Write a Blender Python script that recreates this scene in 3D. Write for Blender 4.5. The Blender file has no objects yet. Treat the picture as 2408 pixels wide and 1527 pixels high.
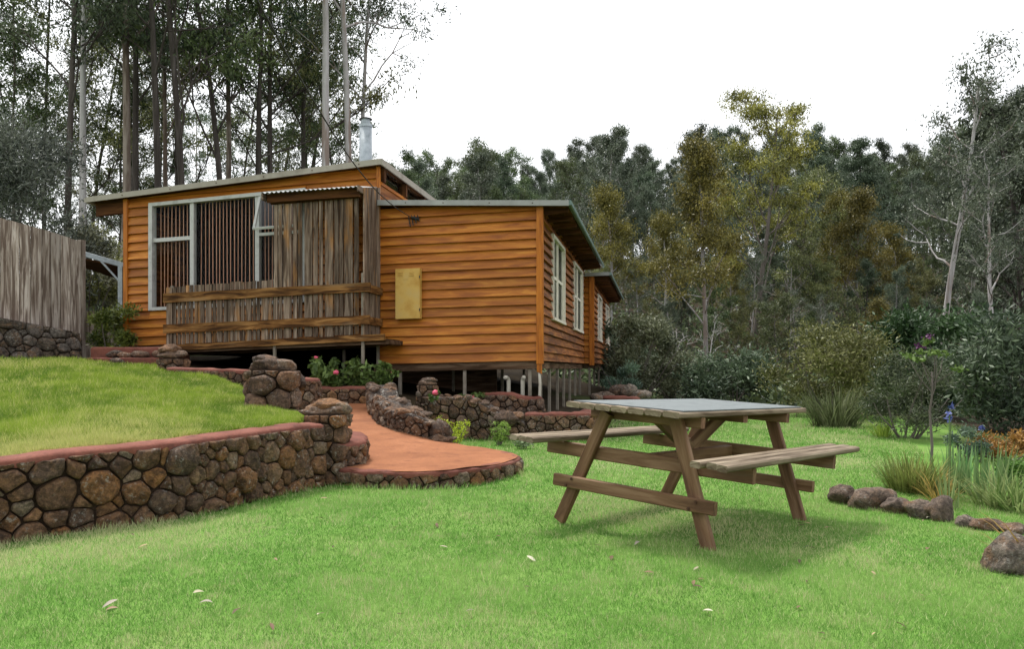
import bpy, math, random
import numpy as np
from mathutils import Vector, Matrix, noise as mnoise

R = math.radians
rnd = random.Random(7)
scene = bpy.context.scene
COL = scene.collection

# ------------------------------------------------------------------ camera
F, CX, HY, EZ = 1800.0, 1204.0, 867.0, 1.0       # focal length, principal column, horizon row (2408 px wide picture), eye height
cam_d = bpy.data.cameras.new('camera'); cam = bpy.data.objects.new('camera', cam_d); COL.objects.link(cam)
cam_d.sensor_width = 36.0; cam_d.lens = 36.0 * F / 2408.0
cam_d.shift_y = (HY - 763.5) / 2408.0
cam_d.clip_start = 0.05; cam_d.clip_end = 900
cam.location = (0, 0, EZ); cam.rotation_euler = (R(90), 0, 0)
scene.camera = cam

# ------------------------------------------------------------------ world, sun, exposure
SUN_EL, SUN_AZ = 63.0, -30.0                       # azimuth measured from +Y (away from the camera) to +X
world = bpy.data.worlds.new('World'); scene.world = world; world.use_nodes = True
nt = world.node_tree; nt.nodes.clear()
sky = nt.nodes.new('ShaderNodeTexSky'); sky.sky_type = 'NISHITA'; sky.sun_disc = False
sky.sun_elevation = R(SUN_EL); sky.sun_rotation = R(SUN_AZ); sky.dust_density = 4.0
hs = nt.nodes.new('ShaderNodeHueSaturation'); hs.inputs['Saturation'].default_value = 0.25
b1 = nt.nodes.new('ShaderNodeBackground'); b1.inputs[1].default_value = 0.05
b2 = nt.nodes.new('ShaderNodeBackground'); b2.inputs[0].default_value = (0.97, 0.985, 1.0, 1); b2.inputs[1].default_value = 0.53
ad = nt.nodes.new('ShaderNodeAddShader'); wo = nt.nodes.new('ShaderNodeOutputWorld')
nt.links.new(sky.outputs[0], hs.inputs['Color']); nt.links.new(hs.outputs[0], b1.inputs[0])
nt.links.new(b1.outputs[0], ad.inputs[0]); nt.links.new(b2.outputs[0], ad.inputs[1]); nt.links.new(ad.outputs[0], wo.inputs[0])
sun_d = bpy.data.lights.new('sun', 'SUN'); sun_d.energy = 2.0; sun_d.angle = R(12); sun_d.color = (1.0, 0.96, 0.9)
sun = bpy.data.objects.new('sun', sun_d); COL.objects.link(sun)
sdir = Vector((math.sin(R(SUN_AZ)) * math.cos(R(SUN_EL)), math.cos(R(SUN_AZ)) * math.cos(R(SUN_EL)), math.sin(R(SUN_EL))))
sun.rotation_euler = sdir.to_track_quat('Z', 'Y').to_euler(); sun.location = (0, 0, 60)
vs = scene.view_settings
vs.view_transform = 'Standard'; vs.look = 'None'; vs.gamma = 1.0; vs.exposure = 1.08; vs.use_curve_mapping = False
scene.cycles.max_bounces = 6; scene.cycles.diffuse_bounces = 3; scene.cycles.transparent_max_bounces = 6
scene.cycles.use_denoising = True

# ------------------------------------------------------------------ materials
def srgb(r, g, b):
    def c(v):
        v /= 255.0
        return v / 12.92 if v <= 0.04045 else ((v + 0.055) / 1.055) ** 2.4
    return (c(r), c(g), c(b), 1.0)

class NT:
    def __init__(self, name):
        self.m = bpy.data.materials.new(name); self.m.use_nodes = True
        self.t = self.m.node_tree; self.b = self.t.nodes['Principled BSDF']
    def n(self, kind, **kw):
        nd = self.t.nodes.new(kind)
        for k, v in kw.items(): setattr(nd, k, v)
        return nd
    def l(self, a, b): self.t.links.new(a, b)
    def pos(self):
        return self.n('ShaderNodeNewGeometry').outputs['Position']
    def uv(self): return self.n('ShaderNodeTexCoord').outputs['UV']
    def rand(self): return self.n('ShaderNodeObjectInfo').outputs['Random']
    def mapping(self, vec, scale=(1, 1, 1), offset_from=None, k=37.0):
        mp = self.n('ShaderNodeMapping'); mp.inputs['Scale'].default_value = scale
        self.l(vec, mp.inputs['Vector'])
        if offset_from is not None:
            mu = self.n('ShaderNodeMath', operation='MULTIPLY'); mu.inputs[1].default_value = k
            self.l(offset_from, mu.inputs[0])
            cb = self.n('ShaderNodeCombineXYZ'); self.l(mu.outputs[0], cb.inputs[0]); self.l(mu.outputs[0], cb.inputs[1]); self.l(mu.outputs[0], cb.inputs[2])
            self.l(cb.outputs[0], mp.inputs['Location'])
        return mp.outputs[0]
    def noise(self, vec, scale, detail=4, rough=0.55, dist=0.0):
        nd = self.n('ShaderNodeTexNoise'); nd.inputs['Scale'].default_value = scale
        nd.inputs['Detail'].default_value = detail; nd.inputs['Roughness'].default_value = rough; nd.inputs['Distortion'].default_value = dist
        self.l(vec, nd.inputs['Vector']); return nd.outputs['Fac']
    def ramp(self, fac, stops):
        r = self.n('ShaderNodeValToRGB'); e = r.color_ramp.elements
        while len(e) < len(stops): e.new(0.5)
        for q, (p, c) in zip(e, stops): q.position = p; q.color = c if len(c) == 4 else (*c, 1)
        self.l(fac, r.inputs[0]); return r.outputs[0]
    def mix(self, fac, a, b, blend='MIX'):
        m = self.n('ShaderNodeMix', data_type='RGBA', blend_type=blend)
        for sock, v in ((m.inputs[0], fac), (m.inputs[6], a), (m.inputs[7], b)):
            if isinstance(v, (int, float)): sock.default_value = v
            elif isinstance(v, tuple): sock.default_value = v
            else: self.l(v, sock)
        return m.outputs[2]
    def mathn(self, op, a, b):
        m = self.n('ShaderNodeMath', operation=op)
        for sock, v in ((m.inputs[0], a), (m.inputs[1], b)):
            if isinstance(v, (int, float)): sock.default_value = v
            else: self.l(v, sock)
        return m.outputs[0]
    def bump(self, h, strength=0.4, dist=0.01):
        b = self.n('ShaderNodeBump'); b.inputs['Strength'].default_value = strength; b.inputs['Distance'].default_value = dist
        self.l(h, b.inputs['Height']); self.l(b.outputs[0], self.b.inputs['Normal'])
    def color(self, c): self.l(c, self.b.inputs['Base Color'])
    def rough(self, v, spec=0.3):
        self.b.inputs['Roughness'].default_value = v; self.b.inputs['Specular IOR Level'].default_value = spec

def M4(r, g, b): return (r, g, b, 1.0)
def grey4(v): return (v, v, v, 1.0)

def wood(name, dark, mid, light, stain=0.5, stain_col=(0.02, 0.012, 0.006, 1), grain=34.0, rough=0.62, bump=0.5, patch=None, vary=0.25, spec=0.25, con=.14):
    t = NT(name); uv = t.uv(); rv = t.rand()
    g = t.noise(t.mapping(uv, (1.6, grain, 1), rv), 1.0, 6, 0.62, 0.6)
    fine = t.noise(t.mapping(uv, (5.0, grain * 5, 1), rv), 1.0, 3, 0.6)
    c = t.ramp(g, [(0.5 - con, dark), (0.5, mid), (0.5 + con, light)])
    c = t.mix(t.ramp(fine, [(0.35, grey4(0.0)), (0.75, grey4(0.30))]), c, dark)
    st = t.noise(t.mapping(uv, (0.9, 5.0, 1), rv, 11.0), 1.0, 5, 0.6)
    c = t.mix(t.ramp(st, [(0.47, grey4(0.0)), (0.75, grey4(stain))]), c, stain_col)
    kn = t.noise(t.mapping(uv, (3.2, 11.0, 1), rv, 5.0), 1.0, 1, 0.4)
    c = t.mix(t.ramp(kn, [(0.73, grey4(0.0)), (0.80, grey4(0.55))]), c, dark)
    if patch:
        pn = t.noise(t.mapping(uv, patch[1], rv, 23.0), 1.0, 4, 0.6)
        c = t.mix(t.ramp(pn, [(patch[2], grey4(0.0)), (patch[3], grey4(patch[4]))]), c, patch[0])
    h = t.n('ShaderNodeHueSaturation'); t.l(c, h.inputs['Color'])
    t.l(t.mathn('ADD', t.mathn('MULTIPLY', rv, vary), 1.0 - vary * 0.5), h.inputs['Value'])
    t.color(h.outputs[0]); t.rough(rough, spec)
    t.bump(t.mathn('ADD', g, t.mathn('MULTIPLY', fine, 0.5)), bump, 0.004)
    return t.m

def simple(name, c1, c2, scale=6.0, rough=0.6, bump=0.2, metallic=0.0, spec=0.3, detail=5, bdist=0.004, c3=None):
    t = NT(name); p = t.pos(); n1 = t.noise(p, scale, detail, 0.6)
    st = [(0.32, c1), (0.68, c2)] if c3 is None else [(0.28, c1), (0.5, c2), (0.72, c3)]
    t.color(t.ramp(n1, st)); t.rough(rough, spec); t.b.inputs['Metallic'].default_value = metallic
    if bump: t.bump(t.noise(p, scale * 6, 4, 0.6), bump, bdist)
    return t.m

MAT = {}
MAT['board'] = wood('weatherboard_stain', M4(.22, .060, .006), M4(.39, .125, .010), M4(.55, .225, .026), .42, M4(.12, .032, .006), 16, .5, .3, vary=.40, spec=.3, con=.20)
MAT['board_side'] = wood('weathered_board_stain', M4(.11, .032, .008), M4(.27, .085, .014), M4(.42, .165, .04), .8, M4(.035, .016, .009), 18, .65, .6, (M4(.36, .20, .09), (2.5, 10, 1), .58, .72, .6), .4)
MAT['trim'] = wood('corner_trim_stain', M4(.24, .064, .006), M4(.40, .125, .010), M4(.50, .17, .016), .25, M4(.10, .03, .006), 20, .5, .25, vary=.15)
MAT['grey_plank'] = wood('weathered_grey_plank', M4(.060, .040, .028), M4(.145, .103, .074), M4(.28, .215, .165), .6, M4(.035, .02, .012), 22, .85, 1.0, (M4(.38, .17, .04), (1.0, 4, 1), .57, .70, .6), .7, .1, .13)
MAT['rail_wood'] = wood('rail_wood', M4(.05, .022, .008), M4(.17, .076, .023), M4(.33, .17, .058), .9, M4(.025, .011, .005), 13, .8, .9, (M4(.17, .13, .085), (.8, 4, 1), .58, .72, .6), .25, .12, .11)
MAT['fence_wood'] = wood('silver_fence_plank', M4(.12, .088, .070), M4(.29, .235, .195), M4(.48, .42, .37), .6, M4(.085, .055, .04), 26, .9, 1.0, None, .45, .1, .09)
MAT['table_wood'] = wood('picnic_table_timber', M4(.09, .044, .021), M4(.17, .092, .046), M4(.25, .15, .085), .4, M4(.06, .032, .018), 15, .65, .6, (M4(.30, .25, .18), (1.4, 5, 1), .62, .8, .4), .25, .25)
MAT['table_top_wood'] = wood('picnic_table_weathered_timber', M4(.09, .063, .038), M4(.19, .145, .098), M4(.29, .235, .165), .4, M4(.07, .05, .032), 15, .7, .6, None, .25, .2)
MAT['bearer'] = wood('floor_bearer', M4(.045, .024, .013), M4(.12, .07, .042), M4(.20, .135, .09), .6, M4(.025, .014, .008), 14, .8, .6, None, .3, .1)
MAT['slat'] = simple('window_slat', M4(.42, .18, .11), M4(.55, .29, .19), 9, .6, .1)
MAT['white_paint'] = simple('white_painted_frame', M4(.30, .30, .28), M4(.46, .46, .44), 7, .45, .1, c3=M4(.40, .40, .38))
MAT['cream_paint'] = simple('cream_window_frame', M4(.62, .57, .47), M4(.78, .73, .63), 5, .5, .1)
MAT['dark_room'] = simple('unlit_interior_black', M4(.006, .004, .003), M4(.012, .008, .006), 2, .95, 0, spec=.05)  # near-black: darkness of the unlit rooms put into the colour
MAT['curtain'] = simple('pale_curtain', M4(.30, .27, .22), M4(.45, .41, .35), 3, .9, .2)
MAT['fascia'] = simple('weathered_metal_fascia', M4(.20, .175, .14), M4(.31, .28, .235), 3, .6, .15, .0, .25, c3=M4(.26, .235, .19))
MAT['fascia_grey'] = simple('grey_metal_fascia', M4(.22, .22, .21), M4(.33, .335, .325), 3, .55, .1, .0, .3)
MAT['gutter_green'] = simple('dark_green_gutter', M4(.10, .15, .14), M4(.18, .25, .23), 4, .5, .1)
MAT['roof_metal'] = simple('galvanised_roof', M4(.34, .35, .35), M4(.55, .56, .56), 2, .45, .1, .5, .5)
MAT['galv'] = simple('galvanised_steel', M4(.22, .25, .27), M4(.36, .40, .43), 9, .45, .1, .2, .5)
MAT['dark_metal'] = simple('sooty_metal', M4(.02, .02, .02), M4(.07, .06, .055), 12, .7, .1)
MAT['post_metal'] = simple('painted_steel_post', M4(.15, .125, .095), M4(.25, .215, .175), 8, .65, .15)
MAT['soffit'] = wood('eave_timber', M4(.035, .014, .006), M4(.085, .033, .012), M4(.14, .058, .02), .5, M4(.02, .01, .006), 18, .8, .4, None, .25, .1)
MAT['meter'] = simple('mustard_painted_steel', M4(.44, .235, .04), M4(.54, .34, .085), 4, .5, .08, c3=M4(.50, .34, .12))
MAT['meter_mark'] = simple('faded_lettering', M4(.34, .20, .04), M4(.42, .27, .06), 20, .6, 0)
MAT['pvc'] = simple('white_plastic_pipe', M4(.42, .38, .31), M4(.56, .53, .46), 8, .55, .05)
MAT['sheet_top'] = simple('grey_blue_sheet', M4(.075, .09, .092), M4(.135, .155, .158), 9, .5, .12, .0, .3, c3=M4(.10, .112, .115))
MAT['wire'] = simple('black_cable', M4(.012, .012, .012), M4(.03, .03, .03), 20, .6, 0)
MAT['bolt'] = simple('rusty_bolt', M4(.03, .015, .01), M4(.09, .04, .02), 40, .8, 0)

def stone_mat(name, cols, lichen=.5, rough=.82):
    t = NT(name); p = t.pos(); rv = t.rand()
    mp = t.mapping(p, (1, 1, 1), rv, 13.0)
    n1 = t.noise(mp, 14, 8, .72, .6)
    base = t.ramp(rv, [(0.0, cols[0]), (.25, cols[1]), (.5, cols[2]), (.75, cols[3]), (1.0, cols[4])])
    c = t.mix(t.ramp(n1, [(.34, grey4(.82)), (.56, grey4(0.0))]), base, M4(.020, .013, .010))
    n2 = t.noise(mp, 7, 4, .65, .5); c = t.mix(t.ramp(n2, [(.52, grey4(0)), (.68, grey4(.6))]), c, M4(.30, .15, .065))
    n5 = t.noise(mp, 45, 5, .75); c = t.mix(t.ramp(n5, [(.40, grey4(.55)), (.58, grey4(0))]), c, M4(.03, .02, .015)); c = t.mix(t.ramp(n5, [(.56, grey4(0)), (.72, grey4(.5))]), c, M4(.34, .24, .16))
    n3 = t.noise(mp, 34, 4, .7); n4 = t.noise(mp, 5, 3, .5)
    lm = t.mathn('MULTIPLY', t.ramp(n3, [(.56, grey4(0)), (.62, grey4(1))]), t.ramp(n4, [(.46, grey4(0)), (.60, grey4(lichen))]))
    c = t.mix(lm, c, M4(.50, .48, .43))
    t.color(c); t.rough(rough, .3)
    t.bump(t.mathn('ADD', t.noise(mp, 14, 8, .75), t.mathn('MULTIPLY', n5, .6)), 1.0, .045)
    return t.m
MAT['stone'] = stone_mat('brown_field_stone', [M4(.105, .056, .034), M4(.29, .160, .085), M4(.14, .092, .064), M4(.36, .165, .058), M4(.33, .26, .185)], .5)
MAT['stone_dark'] = stone_mat('dark_weathered_stone', [M4(.085, .055, .04), M4(.22, .135, .088), M4(.12, .08, .058), M4(.30, .155, .08), M4(.30, .235, .18)], .45)
MAT['stone_grey'] = stone_mat('grey_brown_stone', [M4(.16, .13, .10), M4(.11, .095, .08), M4(.20, .15, .105), M4(.15, .12, .10), M4(.24, .21, .18)], .5)
MAT['rock'] = stone_mat('garden_rock', [M4(.19, .135, .10), M4(.24, .165, .12), M4(.27, .20, .15), M4(.21, .155, .12), M4(.28, .23, .18)], .7)
MAT['rock_pale'] = stone_mat('pale_boulder', [M4(.24, .20, .16), M4(.24, .20, .16), M4(.24, .20, .16), M4(.24, .20, .16), M4(.24, .20, .16)], .5)
MAT['mortar'] = simple('dark_mortar', M4(.020, .013, .009), M4(.052, .033, .023), 14, .95, .8, spec=.1, bdist=.01)

def red_cement(name, a, b, c, d, crumbs=True):
    t = NT(name); p = t.pos()
    n = t.noise(p, 2.2, 5, .6); f = t.noise(p, 45, 4, .7)
    col = t.ramp(n, [(.3, a), (.5, b), (.7, c)])
    col = t.mix(t.ramp(f, [(.35, grey4(.35)), (.6, grey4(0))]), col, d)
    s = t.noise(p, 7, 4, .6); col = t.mix(t.ramp(s, [(.54, grey4(0)), (.72, grey4(.6))]), col, d); bg = t.noise(p, 1.1, 6, .7, .8); col = t.mix(t.ramp(bg, [(.50, grey4(0)), (.66, grey4(.45))]), col, d)
    sp = t.noise(p, 110, 2, .5); col = t.mix(t.ramp(sp, [(.70, grey4(0)), (.74, grey4(.5))]), col, M4(.05, .02, .012))
    t.color(col); t.rough(.85, .2); t.bump(t.mathn('ADD', t.mathn('MULTIPLY', n, .5), f), .5, .006)
    return t.m
MAT['path'] = red_cement('terracotta_path', M4(.21, .080, .034), M4(.275, .108, .046), M4(.33, .138, .064), M4(.14, .048, .023))
MAT['cap'] = red_cement('red_cement_cap', M4(.12, .040, .029), M4(.19, .066, .046), M4(.24, .095, .067), M4(.055, .026, .02))
MAT['cap_grey'] = stone_mat('grey_weathered_cap', [M4(.13, .105, .09)] * 5, .9)

def ground_mat():
    t = NT('ground_cover'); p = t.pos()
    n = t.noise(p, 1.3, 5, .6); f = t.noise(p, 60, 4, .7); m = t.noise(p, 5, 4, .6)
    g = t.ramp(n, [(.3, M4(.07, .165, .022)), (.5, M4(.115, .23, .04)), (.7, M4(.18, .28, .07))])
    g = t.mix(t.ramp(f, [(.35, grey4(.5)), (.62, grey4(0))]), g, M4(.07, .13, .03))
    g = t.mix(t.ramp(m, [(.62, grey4(0)), (.75, grey4(.4))]), g, M4(.17, .14, .06))
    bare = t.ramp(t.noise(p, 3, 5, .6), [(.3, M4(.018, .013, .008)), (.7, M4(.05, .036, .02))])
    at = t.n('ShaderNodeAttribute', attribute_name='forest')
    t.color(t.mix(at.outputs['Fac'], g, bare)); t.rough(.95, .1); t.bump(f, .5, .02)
    return t.m
MAT['ground'] = ground_mat()
def upper_ground():
    t = NT('upper_lawn_soil'); p = t.pos(); n = t.noise(p, 2, 5, .6); f = t.noise(p, 60, 4, .7)
    g = t.ramp(n, [(.3, M4(.085, .12, .018)), (.7, M4(.16, .19, .035))]); g = t.mix(t.ramp(f, [(.35, grey4(.5)), (.62, grey4(0))]), g, M4(.05, .07, .015))
    t.color(g); t.rough(.95, .1); t.bump(f, .5, .02); return t.m
MAT['upper_ground'] = upper_ground()
MAT['soil'] = simple('dark_soil', M4(.02, .014, .009), M4(.06, .04, .026), 5, .95, .6)

def leafy(name, translucency=.25, rough=.5, sat=1.0, spec=.25):
    """colour comes from the per-face colours of the leaves (each leaf is its own colour)"""
    t = NT(name); at = t.n('ShaderNodeAttribute', attribute_name='tint')
    h = t.n('ShaderNodeHueSaturation'); t.l(at.outputs['Color'], h.inputs['Color'])
    rv = t.rand(); t.l(t.mathn('ADD', t.mathn('MULTIPLY', rv, .5), .75), h.inputs['Value'])
    t.l(t.mathn('ADD', t.mathn('MULTIPLY', rv, .04), .48), h.inputs['Hue'])
    t.b.inputs['Roughness'].default_value = rough; t.b.inputs['Specular IOR Level'].default_value = spec
    t.l(h.outputs[0], t.b.inputs['Base Color'])
    tr = t.n('ShaderNodeBsdfTranslucent'); t.l(h.outputs[0], tr.inputs['Color'])
    mx = t.n('ShaderNodeMixShader'); mx.inputs[0].default_value = translucency
    out = [n for n in t.t.nodes if n.type == 'OUTPUT_MATERIAL'][0]
    t.l(t.b.outputs[0], mx.inputs[1]); t.l(tr.outputs[0], mx.inputs[2]); t.l(mx.outputs[0], out.inputs['Surface'])
    return t.m
MAT['leaf'] = leafy('eucalypt_leaf', .15)
MAT['grass'] = leafy('grass_blade', .35, .55, spec=.15)
MAT['litter'] = leafy('dry_leaf', .15, .7)

def bark(name, a, b, c, stripes=6.0, peel=None):
    t = NT(name); p = t.pos(); rv = t.rand()
    n = t.noise(t.mapping(p, (stripes, stripes, .5), rv), 1, 5, .65, .5)
    col = t.ramp(n, [(.3, a), (.5, b), (.7, c)])
    if peel:
        q = t.noise(t.mapping(p, (2.2, 2.2, .35), rv, 7), 1, 3, .6); col = t.mix(t.ramp(q, [(.52, grey4(0)), (.6, grey4(.85))]), col, peel)
    t.color(col); t.rough(.85, .15); t.bump(n, .6, .03); return t.m
MAT['bark_dark'] = bark('dark_stringy_bark', M4(.032, .026, .022), M4(.062, .052, .045), M4(.11, .096, .086))
MAT['bark_pale'] = bark('pale_gum_bark', M4(.22, .20, .19), M4(.36, .34, .33), M4(.47, .46, .45), 3, M4(.20, .15, .12))
MAT['bark_brown'] = bark('peeling_brown_bark', M4(.075, .055, .042), M4(.13, .098, .076), M4(.22, .185, .155), 5, M4(.28, .24, .20))
MAT['bark_grey'] = bark('grey_bark', M4(.075, .062, .052), M4(.14, .12, .105), M4(.22, .20, .18), 4)

def glass():
    t = NT('window_glass'); out = [n for n in t.t.nodes if n.type == 'OUTPUT_MATERIAL'][0]
    tr = t.n('ShaderNodeBsdfTransparent'); tr.inputs[0].default_value = (.93, .96, .95, 1)
    gl = t.n('ShaderNodeBsdfGlossy'); gl.inputs['Roughness'].default_value = .03
    fr = t.n('ShaderNodeFresnel'); fr.inputs[0].default_value = 1.45
    mx = t.n('ShaderNodeMixShader'); t.l(t.mathn('MULTIPLY', fr.outputs[0], .18), mx.inputs[0]); t.l(tr.outputs[0], mx.inputs[1]); t.l(gl.outputs[0], mx.inputs[2]); t.l(mx.outputs[0], out.inputs['Surface'])
    return t.m
MAT['glass'] = glass()
def flower(name, c): return simple(name, c, tuple(min(1, x * 1.4) for x in c[:3]) + (1,), 30, .5, 0)
MAT['pink'] = flower('pink_petal', M4(.55, .08, .14)); MAT['purple'] = flower('purple_petal', M4(.085, .015, .08))
MAT['blue'] = flower('blue_petal', M4(.07, .09, .24)); MAT['orange_petal'] = flower('orange_petal', M4(.65, .25, .04))

# ------------------------------------------------------------------ mesh helpers
def obj(name, v, f, mat, parent=None, smooth=False, uv=None, tint=None, base=None, **props):
    me = bpy.data.meshes.new(name)
    v = np.asarray(v, dtype=float).reshape(-1, 3)
    if base is not None: v = v - np.asarray(base, dtype=float)
    if isinstance(f, np.ndarray):
        nf, k = f.shape
        me.vertices.add(len(v)); me.vertices.foreach_set('co', v.astype(np.float32).ravel())
        me.loops.add(nf * k); me.loops.foreach_set('vertex_index', f.astype(np.int32).ravel())
        me.polygons.add(nf); me.polygons.foreach_set('loop_start', np.arange(0, nf * k, k, dtype=np.int32))
        me.polygons.foreach_set('loop_total', np.full(nf, k, dtype=np.int32))
        me.update(calc_edges=True)
    else:
        me.from_pydata([tuple(map(float, q)) for q in v], [], f)
    if uv is not None:
        uv = np.asarray(uv, dtype=np.float32); li = np.empty(len(me.loops), dtype=np.int32); me.loops.foreach_get('vertex_index', li)
        lay = me.uv_layers.new(name='UVMap'); lay.data.foreach_set('uv', uv[li].ravel())
    if tint is not None:
        a = me.attributes.new('tint', 'FLOAT_COLOR', 'POINT'); a.data.foreach_set('color', np.asarray(tint, dtype=np.float32).ravel())
    if smooth: me.polygons.foreach_set('use_smooth', np.ones(len(me.polygons), dtype=bool))
    if mat is not None: me.materials.append(MAT[mat] if isinstance(mat, str) else mat)
    o = bpy.data.objects.new(name, me); COL.objects.link(o)
    if parent is not None: o.parent = parent
    elif base is not None: o.location = base
    for k, q in props.items(): o[k] = q
    return o

def thing(name, label, cat, loc=(0, 0, 0), rz=0.0, group=None):
    o = bpy.data.objects.new(name, None); COL.objects.link(o); o.empty_display_size = .2
    o.location = loc; o.rotation_euler = (0, 0, rz); o['label'] = label; o['category'] = cat
    if group: o['group'] = group
    return o
def tag(o, label, cat, group=None):
    o['label'] = label; o['category'] = cat
    if group: o['group'] = group
    return o

BOXF = [(0, 3, 2, 1), (4, 5, 6, 7), (0, 1, 5, 4), (1, 2, 6, 5), (2, 3, 7, 6), (3, 0, 4, 7)]
def box(x0, x1, y0, y1, z0, z1):
    v = [(x0, y0, z0), (x1, y0, z0), (x1, y1, z0), (x0, y1, z0), (x0, y0, z1), (x1, y0, z1), (x1, y1, z1), (x0, y1, z1)]
    return v, BOXF
def box_uv(v):
    """grain coordinate along the longest side"""
    v = np.asarray(v, dtype=float); ext = v.max(0) - v.min(0); ax = int(np.argmax(ext)); o = [i for i in range(3) if i != ax]
    return np.stack([v[:, ax], v[:, o[0]] * .8 + v[:, o[1]] * .9], 1)
def beam(p0, p1, w, h, up=(0, 0, 1), ch=.005, ends=0.0):
    """chamfered timber from p0 to p1, w across, h along 'up'; returns verts, faces, uv"""
    p0 = Vector(p0); p1 = Vector(p1); d = (p1 - p0); L = d.length; d.normalize()
    up = Vector(up); side = d.cross(up); side.normalize(); upv = side.cross(d); upv.normalize()
    a, b = w / 2, h / 2
    pr = [(-a + ch, -b), (a - ch, -b), (a, -b + ch), (a, b - ch), (a - ch, b), (-a + ch, b), (-a, b - ch), (-a, -b + ch)]
    per = [0]
    for i in range(1, 8): per.append(per[-1] + math.dist(pr[i], pr[i - 1]))
    v, uv = [], []
    for k, (p, t) in enumerate(((p0, 0), (p1, L))):
        for (x, y), q in zip(pr, per): v.append(p + side * x + upv * y); uv.append((t, q))
    f = [(i, (i + 1) % 8, 8 + (i + 1) % 8, 8 + i) for i in range(8)] + [tuple(range(7, -1, -1)), tuple(range(8, 16))]
    return v, f, uv
def tube(pts, rad, n=8, cap=True):
    pts = [Vector(p) for p in pts]; v, f, uv = [], [], []
    prev = None; dist = 0
    for i, p in enumerate(pts):
        d = (pts[min(i + 1, len(pts) - 1)] - pts[max(i - 1, 0)]); d.normalize()
        ref = Vector((1, 0, 0)) if abs(d.x) < .9 else Vector((0, 1, 0))
        if prev is not None: ref = prev
        s = d.cross(ref); s.normalize(); u = s.cross(d); prev = u.copy() if False else ref
        r = rad[i] if isinstance(rad, (list, tuple)) else rad
        if i: dist += (p - pts[i - 1]).length
        for k in range(n):
            a = 2 * math.pi * k / n; v.append(p + s * (r * math.cos(a)) + u * (r * math.sin(a))); uv.append((dist, k / n * 6.28 * r))
    for i in range(len(pts) - 1):
        for k in range(n):
            f.append((i * n + k, i * n + (k + 1) % n, (i + 1) * n + (k + 1) % n, (i + 1) * n + k))
    if cap: f.append(tuple(range(n - 1, -1, -1))); f.append(tuple(range((len(pts) - 1) * n, len(pts) * n)))
    return v, f, uv
class MB:
    def __init__(self): self.v = []; self.f = []; self.uv = []
    def add(self, v, f, uv=None):
        o = len(self.v); self.v += [tuple(q) for q in v]; self.f += [tuple(i + o for i in q) for q in f]
        self.uv += [tuple(q) for q in (uv if uv is not None else box_uv(v))]
        return self
def part_beam(name, mat, parent, *a, **k):
    v, f, uv = beam(*a, **k); return obj(name, v, f, mat, parent, uv=uv)
def part_box(name, mat, parent, *a):
    v, f = box(*a); return obj(name, v, f, mat, parent, uv=box_uv(v))

def P(u, v, d): return np.array([(u - CX) / F * d, d, EZ + (HY - v) / F * d])       # a pixel of the 2408 px picture at distance d
def PZ(u, v, z): d = (EZ - z) * F / (v - HY); return P(u, v, d)                       # ... on the level z
def fbm(x, y, z=0.0, s=1.0, o=3):
    return mnoise.fractal(Vector((x * s, y * s, z * s)), 1.0, 2.0, o)
def sstep(a, b, x):
    t = np.clip((x - a) / (b - a), 0, 1); return t * t * (3 - 2 * t)

# ------------------------------------------------------------------ terrain
def terrain(x, y):
    x = np.asarray(x, dtype=float); y = np.asarray(y, dtype=float)
    bed = np.interp(x, [-10, -6, -4, -2, 0, 1, 2, 4], [1.15, 1.15, .85, .60, .36, .17, .06, 0.0])
    near = bed * sstep(10.9, 11.9, y)
    near = near + .25 * sstep(16, 22, y) * sstep(-4, 4, -x)
    left = 1.2 + .10 * np.clip(y - 14, 0, 60)
    right = -.9 * sstep(17, 24, y) + .205 * np.clip(y - 30, 0, 100) + .02 * np.clip(x - 8, 0, 60) * sstep(20, 60, y)
    w = sstep(-6, 8, x)
    far = left * (1 - w) + right * w
    k = sstep(14, 22, y)
    z = near * (1 - k) + far * k
    z = z - .20 * sstep(0, 4, x - np.interp(y, [2, 3.6, 4.8, 5.6, 9.3, 15], [2.6, 2.5, 2.75, 2.5, 4.6, 7.0])) * (1 - k)
    z = z + .25 * sstep(2.6, 9, -x) * (1 - sstep(9, 12, y)) * 0
    return z
def tz(x, y): return float(terrain(x, y))

xs = np.concatenate([np.linspace(-130, -14, 24)[:-1], np.linspace(-14, -8, 13)[:-1], np.linspace(-8, 9, 86)[:-1], np.linspace(9, 20, 23)[:-1], np.linspace(20, 150, 27)])
ys = np.concatenate([np.linspace(-40, 1, 14)[:-1], np.linspace(1, 20, 96)[:-1], np.linspace(20, 60, 41)[:-1], np.linspace(60, 260, 31)])
X, Y = np.meshgrid(xs, ys); Z = terrain(X, Y)
rough_n = np.array([[fbm(a, b, 0, .35) for a, b in zip(ra, rb)] for ra, rb in zip(X, Y)])
Z = Z + rough_n * np.where(Y > 18, .35, .018)
nx, ny = len(xs), len(ys)
ii = np.arange(nx * ny).reshape(ny, nx)
fa = np.stack([ii[:-1, :-1], ii[:-1, 1:], ii[1:, 1:], ii[1:, :-1]], -1).reshape(-1, 4)
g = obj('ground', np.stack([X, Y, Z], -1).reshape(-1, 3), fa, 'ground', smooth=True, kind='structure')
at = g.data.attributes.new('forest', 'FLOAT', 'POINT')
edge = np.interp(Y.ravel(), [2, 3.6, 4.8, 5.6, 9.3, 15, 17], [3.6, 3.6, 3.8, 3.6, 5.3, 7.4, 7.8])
fo = np.maximum(sstep(15.5, 17.5, Y.ravel() + rough_n.ravel()), sstep(.0, 1.6, X.ravel() - edge + rough_n.ravel()))
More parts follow.
